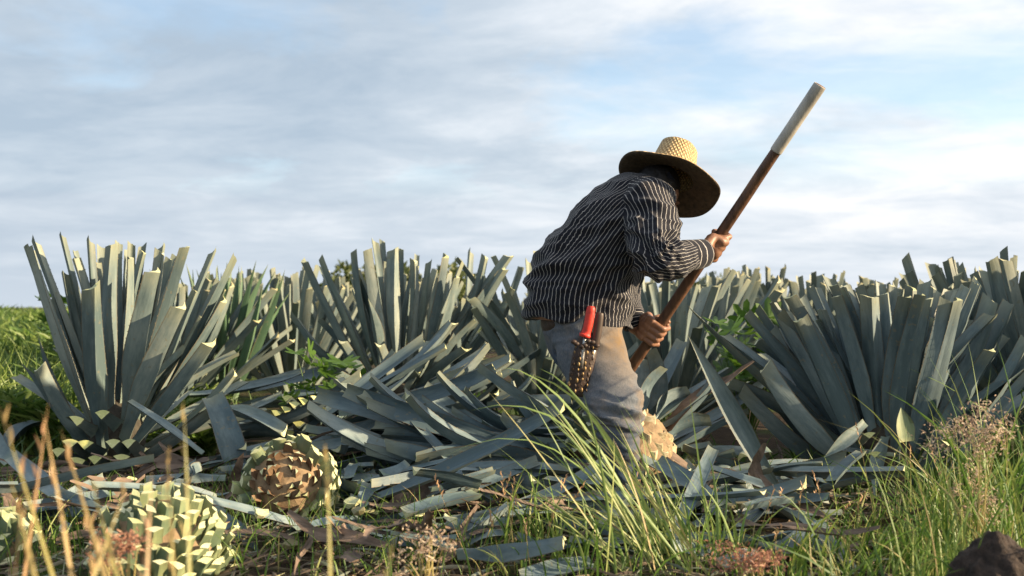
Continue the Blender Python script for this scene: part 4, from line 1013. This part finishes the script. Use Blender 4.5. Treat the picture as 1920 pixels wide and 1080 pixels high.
# pocket flap, belt
band('belt', [(P(1090, 590, 3.745), .152), (P(1091, 600, 3.745), .156), (P(1092, 603, 3.745), .150)], M_LEATHER)
def boot(a, toe, heelY, nm='boot'):
    L1 = tube([(a+V((0, 0, .16)), .062), (a+V((0, 0, .08)), .058), (a+V((0.01, 0, .03)), .055), (a+V((0, 0, -.02)), .05)], 24, 4)
    d = (toe-a); d.z = 0; d.normalize()
    L2 = tube([(a-d*.06+V((0, 0, -.035)), .035), (a-d*.02+V((0, 0, -.02)), .048), (a+d*.08+V((0, 0, -.03)), .047), (a+d*.15+V((0, 0, -.045)), .042), (a+d*.20+V((0, 0, -.05)), .025)], 24, 4)
    sole = tube([(a-d*.07+V((0, 0, -.075)), .03), (a+V((0, 0, -.075)), .04), (a+d*.12+V((0, 0, -.075)), .045), (a+d*.21+V((0, 0, -.075)), .02)], 24, 4, .35)
    me = remesh([L1, L2, sole], .006, 3); return part(nm, me, M_BOOT)
boot(on_ground(1168, 3.60, .09), on_ground(1230, 3.64), 0); boot(on_ground(1150, 4.32, .09), on_ground(1200, 4.36), 0)

# the long handle runs through both hands
PT, PB = P(1537, 161, 3.36), P(1183, 690, 3.88)
pd = (PB-PT).normalized(); PL = (PB-PT).length
def pole_at(py):                                   # point of the pole axis at photo row py
    lo, hi = 0.0, 1.4
    for _ in range(40):
        q = (lo+hi)/2; p = PT+pd*PL*q
        if 575-F*(p.z-CAMH)/p.y < py: lo = q
        else: hi = q
    return PT+pd*PL*lo
RP = 0.0205
def hand(center, wrist, ph0, sweep, thumb_sweep, mirror):
    a = -pd                                        # up along the pole
    e1 = (V((0, -1, 0))-a*V((0, -1, 0)).dot(a)).normalized()      # towards the camera
    e2 = a.cross(e1); e2 = e2 if e2.x > 0 else -e2                # to the right
    def C_(ph, rr, h): return center+e1*math.cos(ph)*rr+e2*math.sin(ph)*rr+a*h
    pr = []; D = math.radians
    k0 = ph0
    # palm: a slab from wrist to knuckles hugging the pole
    sg = 1 if sweep > 0 else -1
    for h in (-.035, -.012, .012, .035):
        pr.append(tube([(wrist+a*h*.45, .024), (C_(k0-sg*D(75), RP+.034, h*.9), .0205), (C_(k0-sg*D(35), RP+.027, h), .0185), (C_(k0, RP+.018, h*1.05), .0150)], 14, 4))
    pr.append(ball(C_(k0-sg*D(45), RP+.022, 0), .026, .026, .040))
    for fi, h in enumerate((.038, .0125, -.0125, -.0365)):
        ln = (0.92, 1.0, .95, .8)[fi]; fr = (.0118, .0122, .0118, .0104)[fi]
        pts = [(C_(k0-sg*D(8), RP+.016, h), fr*1.12)]
        for q in (.18, .36, .55, .75, 1.0):
            pts.append((C_(k0+sweep*q*ln, RP+.0095+(.004 if q in (.36, .75) else 0), h-.002*q), fr*(1.04 if q in (.36, .75) else 1-.16*q)))
        pr.append(tube(pts, 12, 4))
    pts = [(wrist.lerp(C_(k0-sg*D(60), RP+.03, .02), .55), .016)]
    for q in (0, .3, .65, 1.0): pts.append((C_(k0-sg*D(70)+thumb_sweep*q, RP+.012, .034+.022*math.sin(q*2.2)), .0125-.003*q))
    pr.append(tube(pts, 12, 4))
    return pr
hR = pole_at(458); hL = pole_at(622)
parts = [loft(torso(.86), 40, 5),
 tube([(RS, .06), (RS.lerp(RE, .5), .052), (RE, .044), (RE.lerp(RW, .4), .043), (RW, .029), (P(1328, 468, 3.56), .028)], 20, 5),
 tube([(LS, .06), (LS.lerp(LE, .5), .05), (LE, .044), (LE.lerp(LWr, .4), .042), (LWr, .029), (P(1199, 616, 3.84), .028)], 20, 5),
 loft([ringsec(x, y, Y, hw*.78, hd*.78, d) for (x, y, Y, hw, hd, d) in RL], 30, 4), loft([ringsec(x, y, Y, hw*.78, hd*.78, d) for (x, y, Y, hw, hd, d) in LL_], 30, 4)]
parts += hand(hR, P(1320, 470, 3.56), math.radians(52), math.radians(205), math.radians(150), False)
parts += hand(hL, P(1196, 614, 3.85), math.radians(-42), math.radians(200), math.radians(-130), True)
# head
HA = V((0.31, 0.34, 0.88)).normalized()                       # crown direction, shared with the hat
HF = V((0.52, 0.82, -0.45)); HF = (HF-HA*HF.dot(HA)).normalized(); HS = HA.cross(HF)
BC = P(1257, 333, 3.72)                                        # centre of the brim
HC = BC-HA*0.068-V((0.026, -0.03, 0))
QH = Matrix((HF, HS, HA)).transposed()
def hp(f, s, u): return HC+HF*f+HS*s+HA*u
parts += [ball(hp(-.005, 0, .02), .094, .076, .092, QH), ball(hp(.025, 0, -.05), .066, .058, .062, QH), ball(hp(.062, 0, -.092), .026, .03, .022, QH),
          tube([(hp(.083, 0, .005), .010), (hp(.097, 0, -.02), .012), (hp(.104, 0, -.036), .0145), (hp(.088, 0, -.043), .010)], 12, 4),
          ball(hp(.083, .03, .014), .012, .026, .009, QH), ball(hp(.083, -.03, .014), .012, .026, .009, QH),
          ball(hp(.06, .042, -.022), .024, .02, .02, QH), ball(hp(.06, -.042, -.022), .024, .02, .02, QH),
          ball(hp(.083, 0, -.062), .012, .024, .005, QH), ball(hp(.080, 0, -.072), .013, .021, .006, QH),
          ball(hp(-.004, .078, -.008), .018, .008, .03, QH), ball(hp(-.004, -.078, -.008), .018, .008, .03, QH),
          tube([(P(1218, 360, 3.70), .068), (P(1236, 352, 3.71), .06), (HC-HA*.05-HF*.02, .056), (HC, .058)], 24, 5)]
bd = remesh(parts, .0034, 2, .4)
body = part('body', bd, M_SKIN)
for s in (-1, 1):
    vs, fs = ball(hp(.079, .031*s, -.002), .009, .012, .009, QH); part('eye', mesh('eye', vs, fs, M_EYE))
vs, fs = ball(hp(-.018, 0, .028), .088, .082, .085, QH, 3)
vs = [v+V((noise.noise(v*60), noise.noise(v*60+V((9, 0, 0))), noise.noise(v*60+V((0, 9, 0)))))*.006 for v in vs]
part('hair', mesh('hair', vs, fs, M_HAIR))
# hat: crown and brim as one lathe with thickness
hatE = link('straw_hat', None, person); hatE.matrix_basis = PM[person.name].inverted()
def lathe(prof, name, nseg=96, fn=None, wn=(1, 1)):
    vs, fs, uv = [], [], []
    R = len(prof)
    acc = 0
    for i, (rr, h) in enumerate(prof):
        if i: acc += math.hypot(rr-prof[i-1][0], h-prof[i-1][1])
        for k in range(nseg+1):
            a = 2*math.pi*k/nseg; r2, h2 = (fn(a, rr, h) if fn else (rr, h))
            vs.append(BC+HF*math.cos(a)*r2*1.06+HS*math.sin(a)*r2*.97+HA*h2); uv.append((k/nseg*6, acc*9))
    n1_ = nseg+1
    for i in range(R-1):
        for k in range(nseg): fs.append((i*n1_+k, i*n1_+k+1, (i+1)*n1_+k+1, (i+1)*n1_+k))
    return mesh(name, vs, fs, M_STRAWHAT, None, True, uv)
def brim_fn(a, rr, h):
    q = max(0, (rr-.09)/.10)
    dip = -(.044 if math.cos(a) > 0 else .022)*q**1.6*(math.cos(a)**2) + .012*q*math.cos(2*a+.6)+.004*q*math.sin(5*a+1)
    return rr*(1+.012*math.sin(3*a+.4)), h+dip
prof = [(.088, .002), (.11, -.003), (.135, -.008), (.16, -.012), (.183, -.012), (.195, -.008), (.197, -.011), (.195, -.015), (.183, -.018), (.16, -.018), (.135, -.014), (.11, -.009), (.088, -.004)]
part('brim', lathe(prof[:7], 'brim', 96, brim_fn), None, hatE)
underbrim = lathe(prof[6:], 'underbrim_shade', 96, brim_fn); underbrim.materials.clear(); underbrim.materials.append(simple('underbrim_shade', (0.075, 0.050, 0.028), .8, .5, 60, .8)); part('underbrim_shade', underbrim, None, hatE)  # brim underside: shade under the hat put into a darker base colour
def crown_fn(a, rr, h):
    k = 1+.02*math.cos(2*a)+.012*noise.noise(V((math.cos(a)*2, math.sin(a)*2, h*14)))
    return rr*k, h+.006*noise.noise(V((math.cos(a)*1.5, math.sin(a)*1.5, 4)))*(1 if h > .1 else 0)
cp = [(.094, -.004), (.093, .02), (.088, .045), (.083, .075), (.078, .102), (.0745, .122), (.073, .130), (.067, .135), (.05, .135), (.02, .131), (.004, .129)]
part('crown', lathe(cp, 'crown', 96, crown_fn), None, hatE)
part('hat_band', lathe([(.0965, -.003), (.0985, .002), (.0975, .012), (.094, .014)], 'hat_band'), None, hatE)

# ------------------------------------------------------------------ the long handled tool
end = pole_at(760)
tool = thing('harvesting_tool', end, 'long wooden harvesting tool with a pale upper sleeve held in both hands', 'tool')
def tpart(name, lf, mt, smooth=True):
    me = mesh(name, lf[0], lf[1], mt, None, smooth); o = link(name, me, tool); o.matrix_basis = PM[tool.name].inverted(); return o
mid = pole_at(283)
bend = V((.006, 0, .004))
tpart('handle', tube([(mid-pd*.02, .0185), (mid, .0190), (mid+pd*.10-bend*.1, .0196), (mid+pd*.2+bend*.25, .0198), (hR, .0203), (hR.lerp(hL, .5)-bend*.25, .0207), (hL, .0210), (hL.lerp(end, .5), .0215), (end, .0215)], 20, 6), M_WOOD)
tpart('sleeve', tube([(PT, .0205), (PT+pd*.004, .0225), (PT.lerp(mid, .3), .0222), (PT.lerp(mid, .7), .0217), (mid-pd*.004, .0218), (mid, .0195)], 24, 5), M_PALEW)
tpart('end_grain', tube([(PT-pd*.003, .0165), (PT+pd*.001, .0205)], 20, 3), M_WOOD)
# round flat blade at the foot
bx = V((pd.z, 0, -pd.x)).normalized(); by = pd.cross(bx); vs, fs = [], []
for z in (-.0015, .0015):
    for k in range(28):
        a = k/28*2*math.pi; vs.append(end+pd*(.10+.085*math.cos(a))+bx*.075*math.sin(a)+by*z)
fs = [tuple(reversed(range(28))), tuple(range(28, 56))]+[(k, (k+1) % 28, 28+(k+1) % 28, 28+k) for k in range(28)]
tpart('blade', (vs, fs), M_STEEL, False)
tpart('socket', tube([(end-pd*.05, .025), (end+pd*.03, .022), (end+pd*.06, .010)], 16, 4), M_STEEL)

# ------------------------------------------------------------------ clippers in a beaded holster on the hip
HY = 3.49
hol = thing('tool_holster', P(1085, 735, HY), 'beaded dark leather holster with a red handled clipper hanging at the hip', 'holster')
def hpart(name, vs, fs, mt, parent=None, smooth=True):
    o = link(name, mesh(name, vs, fs, mt, None, smooth), hol); o.matrix_basis = PM[hol.name].inverted(); return o
lf = tube([(P(1109, 574, HY), .010), (P(1108, 580, HY), .0155), (P(1104, 604, HY), .0165), (P(1099, 624, HY), .0165), (P(1097, 628, HY), .021), (P(1096, 632, HY), .019)], 18, 5, .8); hpart('red_handle', lf[0], lf[1], M_RED)
lf = tube([(P(1125, 586, HY+.02), .010), (P(1124, 592, HY+.02), .015), (P(1119, 630, HY+.02), .015), (P(1114, 655, HY+.02), .013)], 18, 5, .8); hpart('dark_handle', lf[0], lf[1], M_WOODE)
lf = tube([(P(1097, 630, HY), .006), (P(1090, 690, HY), .006)], 12, 3); hpart('shank', lf[0], lf[1], M_STEEL)
lf = tube([(P(1115, 650, HY+.02), .007), (P(1104, 700, HY+.02), .006)], 12, 3); hpart('shank', lf[0], lf[1], M_STEEL)
lf = tube([(P(1110, 596, HY+.05), .026), (P(1106, 630, HY+.045), .036), (P(1096, 665, HY+.025), .042), (P(1087, 705, HY+.02), .038), (P(1079, 742, HY+.02), .026)], 24, 5, .35); hpart('sheath', lf[0], lf[1], M_LEATHER)
for row, (x0, x1, off) in enumerate(((1079, 1065, 0), (1091, 1077, 3), (1103, 1089, 1), (1113, 1099, 2))):
    for k in range(9):
        s = k/8; p = P(x0+(x1-x0)*s+rnd.uniform(-1.5, 1.5), 650+off+s*80, HY-.012+(.012 if row in (0, 3) else 0)); 
        q_ = rnd.uniform(.6, 1.1); vs, fs = ball(p, .0048*q_, .0045, .0085*q_, None, 1); hpart('bead', vs, fs, M_BRASS if rnd.random() < .5 else M_LEATHER)
for k in range(7):
    p = P(1075+7*k+rnd.uniform(-2, 2), 645+rnd.uniform(-8, 8), HY-.012); vs, fs = ball(p, .011, .007, .008, None, 1); hpart('leather_knot', vs, fs, M_LEATHER)
lf = tube([(P(1106, 600, HY+.03), .012), (P(1110, 585, 3.56), .012)], 12, 3, .4); hpart('belt_loop', lf[0], lf[1], M_LEATHER)
